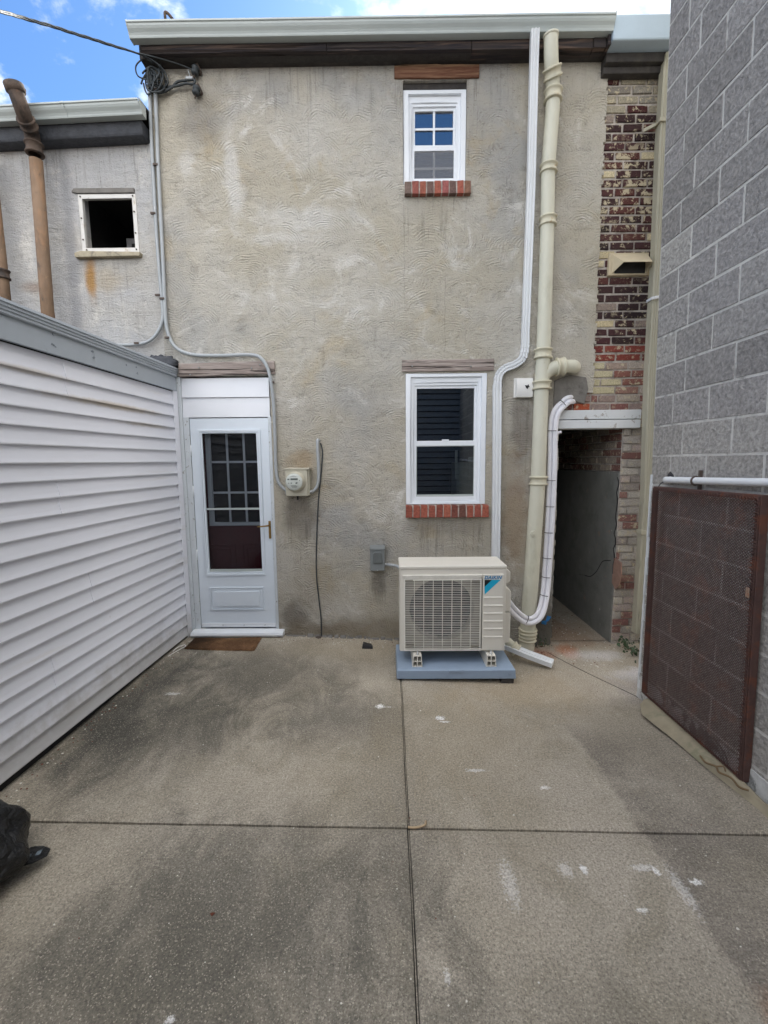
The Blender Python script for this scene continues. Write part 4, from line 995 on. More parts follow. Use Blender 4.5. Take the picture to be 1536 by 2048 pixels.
t = thing('power_line', 'twisted dark overhead service line crossing the sky to the house corner', 'power line', base[-1])
bp = smooth_path(base, 14)
for j in range(3):
    b = MB(); pp = []
    for i, p in enumerate(bp):
        a = i * .55 + j * 2.09; w = .005 * min(1, (len(bp) - i) / 10)
        pp.append(p + Vector((0, math.cos(a) * w, math.sin(a) * w)))
    tail = ([W3(300, 112, .16), W3(330, 120, .10), W3(362, 130, .07), ins[0] + Vector((-.02, -.005, .0))] if j == 0 else
            [W3(300, 118, .14), W3(322, 134, .09), W3(333, 152, .06), W3(335, 168, .05), W3(318, 176, .04), W3(300, 160, .05)] if j == 1 else
            [W3(296, 116, .12), W3(316, 130, .08), W3(325, 146, .06), W3(322, 160, .05), W3(308, 158, .04), W3(302, 145, .05)])
    pp = pp[:-1] + smooth_path([pp[-1]] + tail, 7)
    b.tube(pp, .0062 if j else .005, 8); b.build('strand', M['black_cable'], t)
t = thing('cable_coil', 'tangle of dark looped cable ends bunched at the house corner below the gutter', 'cable', W3(305, 160, .05))
rr = random.Random(33)
for k in range(9):
    b = MB(); c = W3(rr.uniform(292, 322), rr.uniform(138, 172), rr.uniform(.03, .09)); rx, rz = rr.uniform(.03, .09), rr.uniform(.04, .11); a0_ = rr.uniform(0, 6)
    pp = [c + Vector((rx * math.cos(a0_ + i * .42), .03 * math.sin(i * .6 + k), rz * math.sin(a0_ + i * .42))) for i in range(rr.randint(9, 15))]
    b.tube(smooth_path(pp, 3), .007, 7); b.build('loop', M['black_cable'], t)
b = MB(); b.tube(smooth_path([W3(296, 160, .05), W3(276, 152, .06), W3(272, 132, .08), W3(288, 118, .09), W3(308, 126, .08)], 6), .006, 7); b.build('loop', M['black_cable'], t)
b = MB(); b.tube(smooth_path([W3(297, 178, .03), W3(318, 186, .03), W3(342, 176, .04), W3(355, 164, .04), W3(380, 160, .05), W3(390, 161, .05), W3(386, 168, .05), W3(372, 167, .05), W3(352, 172, .04), W3(330, 174, .03), W3(312, 168, .03)], 6), .0095, 8); b.build('bundle', M['black_cable'], t)
b = MB(); q = W3(379, 157, .055); b.box(q.x - .03, q.x + .03, q.y - .012, q.y + .01, q.z - .010, q.z + .010); b.build('tap_connector', M['cable'], t, .004)
b = MB(); b.tube(smooth_path([W3(376, 140, .06), W3(379, 150, .06), q], 4), .004, 6); b.build('tap_wire', M['cable'], t)
b = MB(); lump(b, W3(301, 160, .05), .030, .03, .07, 2.2, .35, 16, 10, 4); b.build('splice', M['black_cable'], t)
b = MB(); q = W3(304, 178, .04); b.box(q.x - .045, q.x + .045, q.y, D, q.z - .012, q.z + .012); b.build('clamp', M['clip'], t, .003)

# soil stack
t = thing('soil_pipe', 'thick cream painted cast iron soil pipe with a side branch beside the white downspout', 'pipe', (1.343, D - .1, -.085))
P_ = [W3(x, y, .10) for x, y in ((1106, 205), (1096, 340), (1095, 442), (1087, 700), (1083, 775), (1076, 960))] + [Vector((1.344, D - .10, .10)), Vector((1.336, D - .10, -.12))]
b = MB(); b.tube(P_, [.058] * 3 + [.061, .063, .066, .071, .072], 24); b.build('shaft', M['stack'], t, weld=False)
b = MB(); q = [W3(1106, 212, .10), W3(1106, 185, .10), W3(1105, 160, .125), W3(1103, 130, .165), W3(1102, 100, .185), W3(1102, 72, .195)]
b.tube(smooth_path(q, 5), .056, 20); b.lathe([(.05, -.01), (.060, -.008), (.061, .008), (.055, .012), (.045, -.004), (0, -.02)], q[-1], (q[-1] - q[-2]), 20)
b.build('top_bend', M['stack'], t)
for c_, ax_, r_, h_, l_ in ((W3(1105, 146, .14), W3(1103, 128, .165) - W3(1106, 160, .12), .062, .075, .012), (W3(1106, 192, .10), (0, 0, 1), .062, .085, .012), (W3(1097, 338, .10), (0, 0, 1), .060, .07, .012), (W3(1096, 443, .10), (0, 0, 1), .060, .075, .012), (W3(1086, 708, .10), (0, 0, 1), .067, .085, .014), (W3(1084, 771, .10), (0, 0, 1), .067, .075, .014), (W3(1077, 961, .10), (0, 0, 1), .068, .08, .013), (Vector((1.346, D - .10, .10)), (0, 0, 1), .074, .05, .012), (Vector((1.344, D - .10, .03)), (0, 0, 1), .070, .05, .012)):
    b = MB(); collar(b, c_, ax_, r_, h_, l_); b.build('joint', M['stack_hub'], t)
b = MB(); A = W3(1083, 738, .10)
b.tube(smooth_path([A + Vector((0, 0, -.10)), A + Vector((.03, 0, -.045)), A + Vector((.09, 0, 0)), A + Vector((.15, 0, .015))], 5), [.058] * 8 + [.062] * 8, 20); b.build('branch', M['stack'], t)
b = MB(); collar(b, A + Vector((.165, -.004, .018)), (1, 0, .08), .068, .075, .010); b.build('joint', M['stack_hub'], t)
b = MB(); e_ = [A + Vector((.14, 0, .016)), A + Vector((.24, 0, .022)), A + Vector((.285, .01, .022)), A + Vector((.315, .05, .022)), A + Vector((.32, .11, .022))]
b.tube(smooth_path(e_, 5), .056, 20); b.build('elbow', M['stack'], t)
b = MB(); q = W3(1068, 1068, .165); b.lathe([(0, .012), (.012, .012), (.014, .004), (.030, .004), (.034, -.004), (.034, -.02)], q, (0, -1, 0), 8, smooth=False); b.build('cleanout_plug', M['stack'], t)

# white downspout
DS = [(-.033, 0), (-.033, .044), (-.026, .046), (-.020, .040), (-.012, .040), (-.008, .046), (.004, .046), (.008, .040), (.016, .040), (.021, .046), (.033, .044), (.033, 0)]
t = thing('downspout', 'white ribbed downspout with an S bend beside the lower window', 'downspout', (1.03, D, .3))
up_ = [W3(1068, 66, .185), W3(1066, 130, .145), W3(1060, 380, .07), W3(1049, 672, .015)]
S_ = [W3(1049, 690, .015), W3(1044, 716, .015), W3(1028, 730, .015), W3(1008, 738, .015), W3(996, 752, .015), W3(993, 778, .015)]
lo = [W3(993, 770, .012), W3(992, 940, .012), W3(990, 1112, .012), Vector((1.045, D - .012, .12))]
b = MB(); b.sweep(up_ + [S_[0]], DS, (0, -1, 0)); b.build('upper_length', M['white_pipe'], t, weld=False)
b = MB(); sp = smooth_path(S_, 6); 
for i in range(len(sp) - 1):
    b.sweep([sp[i], sp[i + 1]], [(u * (1.04 if i % 2 else .98), v * (1.06 if i % 2 else .97)) for u, v in DS], (0, -1, 0))
b.build('s_bend', M['white_pipe'], t, weld=False)
b = MB(); b.sweep(lo, [(u * 1.14, v * 1.05) for u, v in DS], (0, -1, 0)); b.build('lower_length', M['white_pipe'], t, weld=False)
t = tag((lambda m: (m.sweep([(.99, 3.93, .055), (1.09, 3.865, .025), (1.25, 3.765, -.012), (1.43, 3.655, -.045)], [(u * 1.25, v * .95) for u, v in DS], (.0, -.15, 1)), m.build('downspout_extension', M['white_pipe'], None, weld=False))[1])(MB()), 'loose white downspout length lying on the concrete right of the heat pump', 'downspout')

# weathered downspout at the brick strip
t = thing('downspout', 'weathered olive grey ribbed downspout on the brick right of the passage', 'downspout', (2.42, D, .1))
OD = [(-.040, 0), (-.040, .065)] + [(-.040 + .010 * (k + .5), .064 if k % 2 else .072) for k in range(8)] + [(.040, .065), (.040, 0)]
q = [W3(1333, 118, .05), W3(1327, 150, .03), W3(1318, 300, .03), W3(1310, 500, .03), W3(1295, 760, .03), W3(1288, 1000, .03), W3(1276, 1180, .03), W3(1271, 1262, .04)]
b = MB(); b.sweep(q, OD, (0, -1, 0)); b.build('length', M['old_ds'], t, weld=False)
b = MB(); c = W3(1321, 253, .03); b.box(c.x - .058, c.x + .058, c.y - .086, c.y + .01, c.z - .014, c.z + .014); b.hexa([(c.x - .15, c.y - .012, c.z - .05), (c.x - .055, c.y - .03, c.z - .014), (c.x - .055, c.y + .0, c.z - .014), (c.x - .15, c.y + .0, c.z - .05), (c.x - .15, c.y - .012, c.z - .02), (c.x - .055, c.y - .03, c.z + .014), (c.x - .055, c.y + .0, c.z + .014), (c.x - .15, c.y + .0, c.z - .02)])
b.build('strap', M['old_ds'], t, .003)
b = MB(); c = W3(1306, 602, .03); b.hexa([(c.x - .062, c.y - .085, c.z - .016), (c.x + .06, c.y - .085, c.z + .004), (c.x + .06, c.y, c.z + .004), (c.x - .062, c.y, c.z - .016), (c.x - .062, c.y - .085, c.z + .008), (c.x + .06, c.y - .085, c.z + .030), (c.x + .06, c.y, c.z + .030), (c.x - .062, c.y, c.z + .008)]); b.build('strap', M['white'], t, .003)
b = MB(); c = W3(1284, 1062, .03); b.box(c.x - .054, c.x + .054, c.y - .081, c.y, c.z - .022, c.z + .022); b.build('joint_band', M['old_ds'], t, .003)

# refrigerant lines
t = thing('pipe_wrap_pair', 'pair of white wrapped refrigerant pipes curving from the wall down to the heat pump', 'pipes', (1.5, D - .08, 0))
main = [W3(x, y, o) for x, y, o in ((1128, 806, .06), (1111, 826, .075), (1105, 862, .075), (1104, 930, .075), (1100, 1030, .075), (1094, 1130, .085), (1089, 1190, .13), (1078, 1230, .19), (1056, 1241, .22), (1032, 1226, .28), (1010, 1200, .38))]
main = [W3(1142, 798, .0) + Vector((.03, .03, .0)), W3(1136, 800, .055)] + main
sp = smooth_path(main, 6)
for j, (dx, dyy, r_) in enumerate(((-.021, 0, .021), (.021, -.012, .023))):
    b = MB(); pp = []
    for i, p in enumerate(sp):
        tg = (sp[min(i + 1, len(sp) - 1)] - sp[max(i - 1, 0)]).normalized(); sd = tg.cross(Vector((0, -1, 0))).normalized()
        pp.append(p + sd * dx * -1 + Vector((0, dyy, 0)))
    b.tube(pp, r_, 14); b.build('wrapped_pipe', M['wrap'], t)
b = MB(); b.tube(smooth_path([W3(1104, 870, .06), W3(1100, 1000, .055), W3(1093, 1100, .05)], 5) , .014, 10); b.build('control_cable', M['wrap'], t)
b = MB(); b.tube(smooth_path([W3(1106, 885, .08), W3(1113, 868, .085), W3(1122, 864, .08)], 5), .013, 10); b.build('stub', M['wrap'], t)
for px, py in ((1121, 803), (1105, 859), (1100, 960), (1097, 1020), (1093, 1057), (1092, 1113), (1090, 1148), (1089, 1193), (1033, 1224)):
    c = min(sp, key=lambda p: (p - W3(px, py, .075)).length); i = sp.index(c); tg = (sp[min(i + 1, len(sp) - 1)] - sp[max(i - 1, 0)]).normalized()
    b = MB(); x_ = tg.cross(Vector((0, -1, 0))).normalized(); y_ = Vector((0, -1, 0)); cc = c + Vector((0, -.006, 0))
    b.tube([cc + x_ * .0455 * math.cos(a * .314) + y_ * .031 * math.sin(a * .314) for a in range(21)], .003, 6, caps=False); b.build('tie', M['tie'], t)
b = MB(); c = W3(1094, 1238, .03); b.add([c + Vector((-.02, -.01, -.03)), c + Vector((.02, 0, -.02)), c + Vector((.035, -.02, .03)), c + Vector((.0, .0, .035))], [(0, 1, 2, 3)])
b.hexa([c + Vector((-.05, -.0, -.05)), c + Vector((-.01, -.01, -.055)), c + Vector((-.01, .01, -.055)), c + Vector((-.05, .01, -.05)), c + Vector((-.05, -.02, -.02)), c + Vector((-.01, -.025, -.02)), c + Vector((-.01, .005, -.02)), c + Vector((-.05, .005, -.02))])
tag(b.build('tape_scrap', M['blue_tape']), 'scrap of bright blue tape on the wall corner behind the white pipes', 'tape')

# =================================================================== FIXTURES
# electric meter
t = thing('electric_meter', 'cream electric meter box with a round glass dial right of the door', 'meter', (-.84, D, 1.42))
b = MB(); b.box(-.955, -.748, D - .095, D, 1.425, 1.672); b.build('box', M['meter'], t, .006)
b = MB(); b.box(-.960, -.728, D - .102, D, 1.672, 1.688); b.box(-.748, -.735, D - .07, D, 1.43, 1.672); b.build('lid', M['meter'], t, .003)
mc = Vector((-.858, D - .095, 1.562))
b = MB(); b.lathe([(.092, 0), (.094, .012), (.086, .022), (.082, .06), (.078, .072)], mc, (0, -1, 0), 36); b.build('meter_ring', M['meter'], t)
b = MB(); b.lathe([(.0785, .069), (.07, .078), (.0, .080)], mc, (0, -1, 0), 36); dial = b.build('dial', M['meter_face'], t)
b = MB(); fy = mc.y - .0815
b.box(mc.x - .030, mc.x + .036, fy, fy + .004, mc.z + .018, mc.z + .034); b.box(mc.x - .058, mc.x - .040, fy + .001, fy + .006, mc.z + .020, mc.z + .030)
for dx, dz, w, h in ((-.05, -.016, .006, .010), (-.030, -.014, .012, .008), (.014, -.016, .016, .010), (.02, -.010, .014, .006), (.05, .006, .004, .012), (-.03, -.034, .05, .003), (-.025, -.042, .055, .003), (-.02, -.05, .045, .003), (-.036, .046, .06, .003), (-.02, .054, .03, .003)):
    b.box(mc.x + dx, mc.x + dx + w, fy + .0008, fy + .005, mc.z + dz, mc.z + dz + h)
b.build('display', M['lcd'], dial, weld=False)
b = MB(); b.box(-.862, -.846, D - .05, D - .044, 1.385, 1.425); b.build('seal_tag', M['rubber'], t, .002)
b = MB(); c = W3(622, 984, .04); b.tube([c + Vector((.02, 0, .0)), c + Vector((-.025, 0, 0))], .02, 12); c = W3(574, 985, .04); b.tube([c + Vector((-.012, 0, 0)), c + Vector((.02, 0, 0))], .02, 12); b.build('cable_gland', M['steel'], t)
# disconnect switch
t = thing('switch_box', 'small grey electrical disconnect box on the wall left of the heat pump', 'switch box', (-.1, D, .69))
b = MB(); b.prism([(D, .925), (D - .075, .905), (D - .085, .70), (D, .695)], 'x', -.172, -.034); b.build('case', M['grey_box'], t, .006)
b = MB(); b.prism([(D, .94), (D - .085, .918), (D - .085, .900), (D, .918)], 'x', -.176, -.030); b.build('hood', M['grey_box'], t, .004)
b = MB(); b.prism([(-.142, .868), (-.126, .888), (-.076, .888), (-.062, .868), (-.052, .775), (-.150, .775)], 'y', D - .096, D - .07); b.build('flap', M['grey_cover'], t, .008)
b = MB(); b.lathe([(0, .0), (.008, .002), (.008, .01)], (-.104, D - .088, .704), (0, 1, 0), 10); b.build('lock_ring', M['steel'], t)
b = MB(); b.tube(smooth_path([(-.036, D - .045, .752), (.03, D - .05, .748), (.085, D - .1, .748), (.13, D - .3, .76), (.16, D - .39, .77)], 6), .014, 10); b.build('whip', M['cable'], t)
b = MB(); b.tube([(-.04, D - .045, .752), (-.012, D - .045, .752)], .019, 8); b.build('fitting', M['steel'], t)
# white vent hood
t = thing('exhaust_vent', 'small white plastic exhaust vent with a dark chip left of the soil pipe', 'vent', (1.26, D, 2.31))
b = MB(); b.box(1.176, 1.347, D - .016, D, 2.318, 2.495); b.build('flange', M['vent_white'], t, .004)
b = MB(); pr = []
for k in range(9):
    a = k / 8; pr.append((D - .016 - .055 * math.sin(PI * (.18 + .55 * a)) ** .8, 2.488 - .172 * a))
b.prism([(D - .01, 2.490)] + pr + [(D - .01, 2.318)], 'x', 1.186, 1.340); b.build('hood', M['vent_white'], t, .004)
b = MB(); c = W3(1055, 773, .078); b.prism([(c.x - .020, c.z + .012), (c.x - .002, c.z + .010), (c.x + .012, c.z + .020), (c.x + .014, c.z + .004), (c.x + .022, c.z - .002), (c.x + .008, c.z - .008), (c.x + .002, c.z - .022), (c.x - .012, c.z - .008)], 'y', c.y + .001, c.y + .03); b.build('chip', M['rubber'], t)
# tan vent hood
t = thing('exhaust_vent', 'tan metal hooded vent on the dark brick strip', 'vent', (2.17, D, 3.38))
b = MB(); b.box(2.0, 2.35, D - .012, D + .03, 3.385, 3.575); b.build('flange', M['vent_tan'], t, .003)
b = MB(); x0, x1 = 2.028, 2.338
b.add([(x0, D - .012, 3.560), (x1, D - .012, 3.560), (x1 - .01, D - .115, 3.455), (x0 + .05, D - .115, 3.455), (x0, D - .012, 3.400), (x1, D - .012, 3.400)], [(0, 1, 2, 3), (0, 3, 4), (1, 5, 2)]); hv = b.build('hood', M['vent_tan'], t)
sol = hv.modifiers.new('sheet', 'SOLIDIFY'); sol.thickness = .004
b = MB(); b.box(2.05, 2.32, D - .02, D - .011, 3.40, 3.52); b.build('flap', M['rubber'], t)

# =================================================================== HEAT PUMP
UO = D - 3.47
def U(px, py): return W(px, py, UO)
ac = thing('heat_pump', 'beige outdoor heat pump unit with a round fan grille and a blue corner logo', 'heat pump', (.525, 3.63, .08))
x0, x1, z0, z1 = .094, .957, .180, .900; y0, y1 = 3.47, 3.80
b = MB(); b.ring(x0, x1, z0, z1 - .03, .0, y0, y0)
b = MB()
gx0, gz0 = U(808, 1302); gx1, gz1 = U(962, 1157)
b.ring(x0, x1, z0, z1 - .028, .0395, y0, y0 + .03, 0, wt=.08, wb=.022)
for f in ((x0, x0 + .012), (x1 - .012, x1)): b.box(f[0], f[1], y0 + .03, y1, z0, z1 - .028)
b.box(x0 + .012, x1 - .012, y1 - .01, y1, z0, z1 - .028); b.box(x0 + .012, x1 - .012, y0 + .03, y1 - .01, z0, z0 + .012)
b.build('casing', M['beige'], ac, .005)
b = MB(); b.box(x0 - .005, x1 + .005, y0 - .006, y1 + .004, z1 - .028, z1); b.build('top_panel', M['beige'], ac, .008, 3)
# fan opening
fx, fz = U(884, 1222); fr = .265
b = MB(); n = 48; X0, X1, Z0, Z1 = x0 + .035, U(963, 1220)[0] + .01, z0 + .02, z1 - .10
circ = [(fx + fr * math.cos(2 * PI * k / n), fz + fr * math.sin(2 * PI * k / n)) for k in range(n)]
def sq(k):
    a = 2 * PI * k / n; c, s = math.cos(a), math.sin(a); t_ = min((X1 - fx) / c if c > 1e-6 else (X0 - fx) / c if c < -1e-6 else 9e9, (Z1 - fz) / s if s > 1e-6 else (Z0 - fz) / s if s < -1e-6 else 9e9)
    return (fx + c * t_, fz + s * t_)
sqp = [sq(k) for k in range(n)]
for k in range(n):
    j = (k + 1) % n
    b.quad((*[sqp[k][0]], y0 + .030, sqp[k][1]), (sqp[j][0], y0 + .030, sqp[j][1]), (circ[j][0], y0 + .030, circ[j][1]), (circ[k][0], y0 + .030, circ[k][1]))
    b.quad((circ[k][0], y0 + .030, circ[k][1]), (circ[j][0], y0 + .030, circ[j][1]), (circ[j][0], y0 + .13, circ[j][1]), (circ[k][0], y0 + .13, circ[k][1]))
b.build('fan_shroud', M['beige_dark'], ac)
b = MB(); b.box(X0, X1, y0 + .22, y0 + .225, Z0, Z1); b.build('coil_back', M['rubber'], ac)
b = MB()
for k in range(3):
    a0_ = k * 2 * PI / 3 + .4
    for i in range(8):
        a, c = a0_ + i * .19, a0_ + (i + 1) * .19; ya, yb = y0 + .06 + i * .010, y0 + .06 + (i + 1) * .010; r1, r2 = .05, fr * .95
        P4 = [(fx + r1 * math.cos(a), ya + .02, fz + r1 * math.sin(a)), (fx + r2 * math.cos(a), ya, fz + r2 * math.sin(a)), (fx + r2 * math.cos(c), yb, fz + r2 * math.sin(c)), (fx + r1 * math.cos(c), yb + .02, fz + r1 * math.sin(c))]
        b.hexa(P4 + [(p[0], p[1] + .006, p[2]) for p in P4])
b.lathe([(0, -.01), (.05, -.004), (.06, .02), (.06, .08)], (fx, y0 + .05, fz), (0, 1, 0), 24)
b.build('fan', M['fan'], ac, weld=False)
# guard wires
b = MB(); GX0, GX1, GZ0, GZ1 = gx0 + .008, gx1 - .002, gz0 + .012, gz1 - .01
nw = 41
for k in range(nw):
    z = GZ0 + (GZ1 - GZ0) * k / (nw - 1); th = .0020 if k % 5 else .0034
    b.box(GX0, GX1, y0 - .012, y0 - .006, z - th / 2, z + th / 2)
for k in range(9):
    x = U(810 + 18.75 * k, 1220)[0]; b.box(x - .0022, x + .0022, y0 - .006, y0 + .004, GZ0 - .004, GZ1 + .004)
b.ring(GX0 - .006, GX1 + .006, GZ0 - .008, GZ1 + .008, .007, y0 - .010, y0 + .012)
gr = b.build('fan_guard', M['grille'], ac, weld=False)
for px, py in ((818, 1161), (951, 1161), (820, 1290), (949, 1290)):
    b = MB(); x, z = U(px, py); b.box(x - .032, x + .032, y0 - .014, y0 + .004, z - .008, z + .008); b.build('guard_hook', M['beige_dark'], gr, .002)
b = MB(); xa, za = U(805, 1158); xb, zb_ = U(964, 1149)
b.hexa([(xa + .02, y0 - .010, za), (xb - .014, y0 - .010, za), (xb - .014, y0 + .01, za), (xa + .02, y0 + .01, za), (xa, y0 - .016, zb_), (xb, y0 - .016, zb_), (xb, y0 + .01, zb_), (xa, y0 + .01, zb_)])
b.build('guard_brow', M['grille'], ac, .002)
xa, za = U(963, 1299); xb, zb_ = U(1007, 1148)
b = MB(); b.box(xa, xb, y0 - .013, y0 + .01, za, zb_); rp_ = b.build('side_panel', M['beige'], ac, .003)
for py in (1193, 1209, 1224.5, 1240, 1255.5, 1271.5):
    b = MB(); z = U(985, py)[1]; b.prism([(y0 - .0125, z - .006), (y0 - .0195, z - .005), (y0 - .0125, z + .006)], 'x', U(966, py)[0], U(1004, py)[0]); b.build('rib', M['beige'], rp_)
ly = y0 - .0135
def tri(name, pts, mat, off):
    m = MB(); m.prism([U(*p) for p in pts], 'y', ly - off, ly + .002); return m.build(name, mat, rp_)
tri('logo_mark', [(977.5, 1158.8), (1000.5, 1158.8), (968.5, 1188), (968.5, 1170.5)], M['logo_cyan'], .0008)
tri('logo_mark', [(968.5, 1158.8), (983, 1158.8), (968.5, 1172.5)], M['logo_black'], .0012)
cu_ = bpy.data.curves.new('logo_text', 'FONT'); cu_.body = 'DAIKIN'; cu_.size = 1; cu_.shear = .25; cu_.offset = .035; cu_.extrude = .02; cu_.space_character = 1.08
ob = bpy.data.objects.new('logo_text_curve', cu_); COL.objects.link(ob)
dg = bpy.context.evaluated_depsgraph_get(); me = bpy.data.meshes.new_from_object(ob.evaluated_get(dg)); bpy.data.objects.remove(ob)
xs = [v.co.x for v in me.vertices]; yy = [v.co.y for v in me.vertices]
ta, tz0 = U(968, 1157.6); tb, tz1 = U(1003.5, 1150.6); o0 = root_loc(rp_)
for v in me.vertices:
    u = (v.co.x - min(xs)) / (max(xs) - min(xs)); w = (v.co.y - min(yy)) / (max(yy) - min(yy))
    v.co = Vector((ta + (tb - ta) * u, ly - .001 - v.co.z * .02, tz0 + (tz1 - tz0) * w)) - o0
me.materials.clear(); me.materials.append(M['logo_blue']); lo_ = bpy.data.objects.new('logo_text', me); COL.objects.link(lo_); lo_.parent = rp_
# valve covers on the right side
b = MB(); b.prism([(x1, .868), (x1 + .012, .862), (x1 + .062, .82), (x1 + .062, .735), (x1, .70)], 'y', 3.57, 3.76); b.build('valve_cover', M['beige'], ac, .006)
b = MB(); b.prism([(x1, .700), (x1 + .055, .672), (x1 + .066, .655), (x1 + .066, .485), (x1, .480)], 'y', 3.55, 3.77); b.build('valve_cover', M['beige'], ac, .006)
b = MB(); b.prism([(x1, .476), (x1 + .066, .476), (x1 + .066, .235), (x1 + .055, .215), (x1, .200)], 'y', 3.55, 3.77)
b.build('valve_cover', M['beige'], ac, .006)
# feet rails on the pad
for px in (835, 983):
    x = W(px, 1320, D - 3.40)[0]
    b = MB(); ya, yb = 3.40, 3.80; zc0, zc1 = .073, .168; wb_, wt_ = .042, .034
    t_ = .006
    for sgn in (-1, 1):
        b.hexa([(x + sgn * wb_, ya, zc0), (x + sgn * (wb_ - t_), ya, zc0), (x + sgn * (wb_ - t_), yb, zc0), (x + sgn * wb_, yb, zc0), (x + sgn * wt_, ya, zc1), (x + sgn * (wt_ - t_), ya, zc1), (x + sgn * (wt_ - t_), yb, zc1), (x + sgn * wt_, yb, zc1)])
    b.box(x - wb_ + .006, x + wb_ - .006, ya + .001, yb, zc0, zc0 + .007); b.box(x - wt_ + .006, x + wt_ - .006, ya + .001, yb, zc1 - .007, zc1)
    b.box(x - wb_ + .010, x + wb_ - .010, ya + .0015, yb - .002, .116, .123); b.box(x - .004, x + .004, ya + .0008, yb - .004, zc0 + .007, .116); b.box(x - .004, x + .004, ya + .0008, yb - .004, .123, zc1 - .007)
    b.box(x - wt_ + .006, x + wt_ - .006, ya + .12, ya + .125, zc0, zc1)
    o = b.build('mounting_foot', M['beige'], ac, weld=False)
    b = MB(); b.lathe([(0, -.004), (.011, -.004), (.011, .004), (.006, .005), (.006, .03), (0, .031)], (x + .002, ya + .03, zc1 + .002), (0, 0, 1), 10); b.build('bolt', M['steel'], o)
# pad and shim brick
pad = thing('equipment_pad', 'low blue grey plastic equipment pad under the heat pump', 'pad', (.54, 3.6, 0))
b = MB(); px0, px1 = .060, 1.022
T = .072
zf = lambda x, y: max(-.002, gz(x, y) + .0)
b.hexa([(px0, 3.343, -.002), (px1, 3.343, -.004), (px1 - .0, 3.86, -.03), (px0, 3.86, -.03), (px0 + .006, 3.347, T), (px1 - .006, 3.347, T), (px1 - .006, 3.856, T), (px0 + .006, 3.856, T)])
b.build('slab', M['pad'], pad, .008, 3)
b = MB(); b.box(.482, .590, 3.338, 3.36, .055, .0735); b.build('lifting_tab', M['pad'], pad, .002)
b = MB(); b.box(.905, 1.005, 3.352, 3.45, -.045, -.006); tag(b.build('shim_brick', M['dark_masonry']), 'dark brick wedged under the right front corner of the blue pad', 'brick')
# drain cap near the stack
t = thing('drain_hub', 'cream pipe end leaning beside the foot of the soil pipe', 'pipe end', (1.2, 3.96, -.05))
c = Vector((1.13, 3.86, .045)); ax = Vector((.55, -.25, -.45))
b = MB(); b.tube([c - ax * .35, c + ax * .05], .048, 18); b.build('pipe_end', M['stack'], t)
b = MB(); collar(b, c + ax * .04, ax, .052, .06, .008); b.build('collar', M['stack_hub'], t)
b = MB(); b.lathe([(0, 0), (.040, 0)], c + ax * .095, ax, 16); b.build('dark_mouth', M['rubber'], t)

# =================================================================== GATE
t = thing('mesh_gate', 'brown rusty steel framed gate of expanded metal leaning on the block wall', 'gate', (1.85, 2.6, .05))
A_, B_, Cc, Dd = Vector((1.850, 3.040, .046)), Vector((1.862, 2.140, .046)), Vector((1.822, 2.140, 1.566)), Vector((1.838, 3.040, 1.556))
nrm = (B_ - A_).cross(Dd - A_).normalized()
if nrm.x > 0: nrm = -nrm
def GP_(u, v, o=0.):
    return (A_ * (1 - u) + B_ * u) * (1 - v) + (Dd * (1 - u) + Cc * u) * v + nrm * o
gw, gh = .90, 1.515
def bar(mb, u0, u1, v0, v1, o0, o1):
    mb.hexa([GP_(u0, v0, o0), GP_(u1, v0, o0), GP_(u1, v0, o1), GP_(u0, v0, o1), GP_(u0, v1, o0), GP_(u1, v1, o0), GP_(u1, v1, o1), GP_(u0, v1, o1)])
fu, fv = .036 / gw, .034 / gh
b = MB(); bar(b, 0, fu, 0, 1, -.006, .0); bar(b, 1 - .010 / gw, 1, 0, 1, -.040, .0); bar(b, 1 - .034 / gw, 1 - .010 / gw, 0, 1, -.006, .0)
bar(b, fu, 1 - .034 / gw, 1 - fv * .8, 1, -.006, .0); bar(b, fu, 1 - .034 / gw, 0, fv * .5, -.006, .0); bar(b, 0, .008 / gw, 0, 1, -.036, -.006); bar(b, .01, .99, 1 - .006 / gh, 1, -.036, -.006)
b.build('frame', M['gate'], t, .002, weld=False)
b = MB(); nu, nv = 44, 94; th = .0009
# expanded metal: wavy strands meeting at the knuckles
for i in range(nu + 1):
    for s in (-1, 1):
        prev = None
        for j in range(nv + 1):
            u = (i + s * .47 * (1 if j % 2 else -1)) / nu; u = clamp(u, 0.005, .995); v = .006 + .986 * j / nv
            p = (u, v)
            if prev:
                (ua, va), (ub, vb) = prev, p
                w = th / gw
                b.add([GP_(ua - w, va, .004), GP_(ua + w, va, .004), GP_(ub + w, vb, .004), GP_(ub - w, vb, .004), GP_(ua - w, va, .0075), GP_(ua + w, va, .0075), GP_(ub + w, vb, .0075), GP_(ub - w, vb, .0075)],
                      [(0, 1, 2, 3), (4, 7, 6, 5), (0, 3, 7, 4), (1, 5, 6, 2)])
            prev = p
b.build('expanded_mesh', M['gate'], t, weld=False)
b = MB(); rr = random.Random(31)
for k in range(60):
    v = (k + .5) / 60; p = GP_(1 - .034 / gw, v, .008); q = GP_(1 - .012 / gw, v + rr.uniform(-.004, .004), .004); b.tube([p, q], .0034, 5)
for k in range(40):
    u = (k + .5) / 40; p = GP_(u, 1 - .028 / gh, .008); q = GP_(u, 1 - .008 / gh, .004); b.tube([p, q], .0030, 5)
b.build('weld_bead', M['gate'], t, weld=False)
b = MB(); bar(b, 1 - .046 / gw, 1 - .022 / gw, .655, .690, .0085, .014); b.build('latch_plate', plain('pale_latch_plate', C('8f7c6c'), .7, 0, .15, 60, 0, 60, .002, [(20, .5, .6, C('8a4f2c'), .8)]), t, .004)
b = MB(); q = [GP_(.0, .965, -.01), Vector((1.86, 3.0, 1.575)), Vector((1.88, 2.965, 1.60))]; b.tube(smooth_path(q, 5), .003, 6); b.build('tie_wire', M['tie'], t)
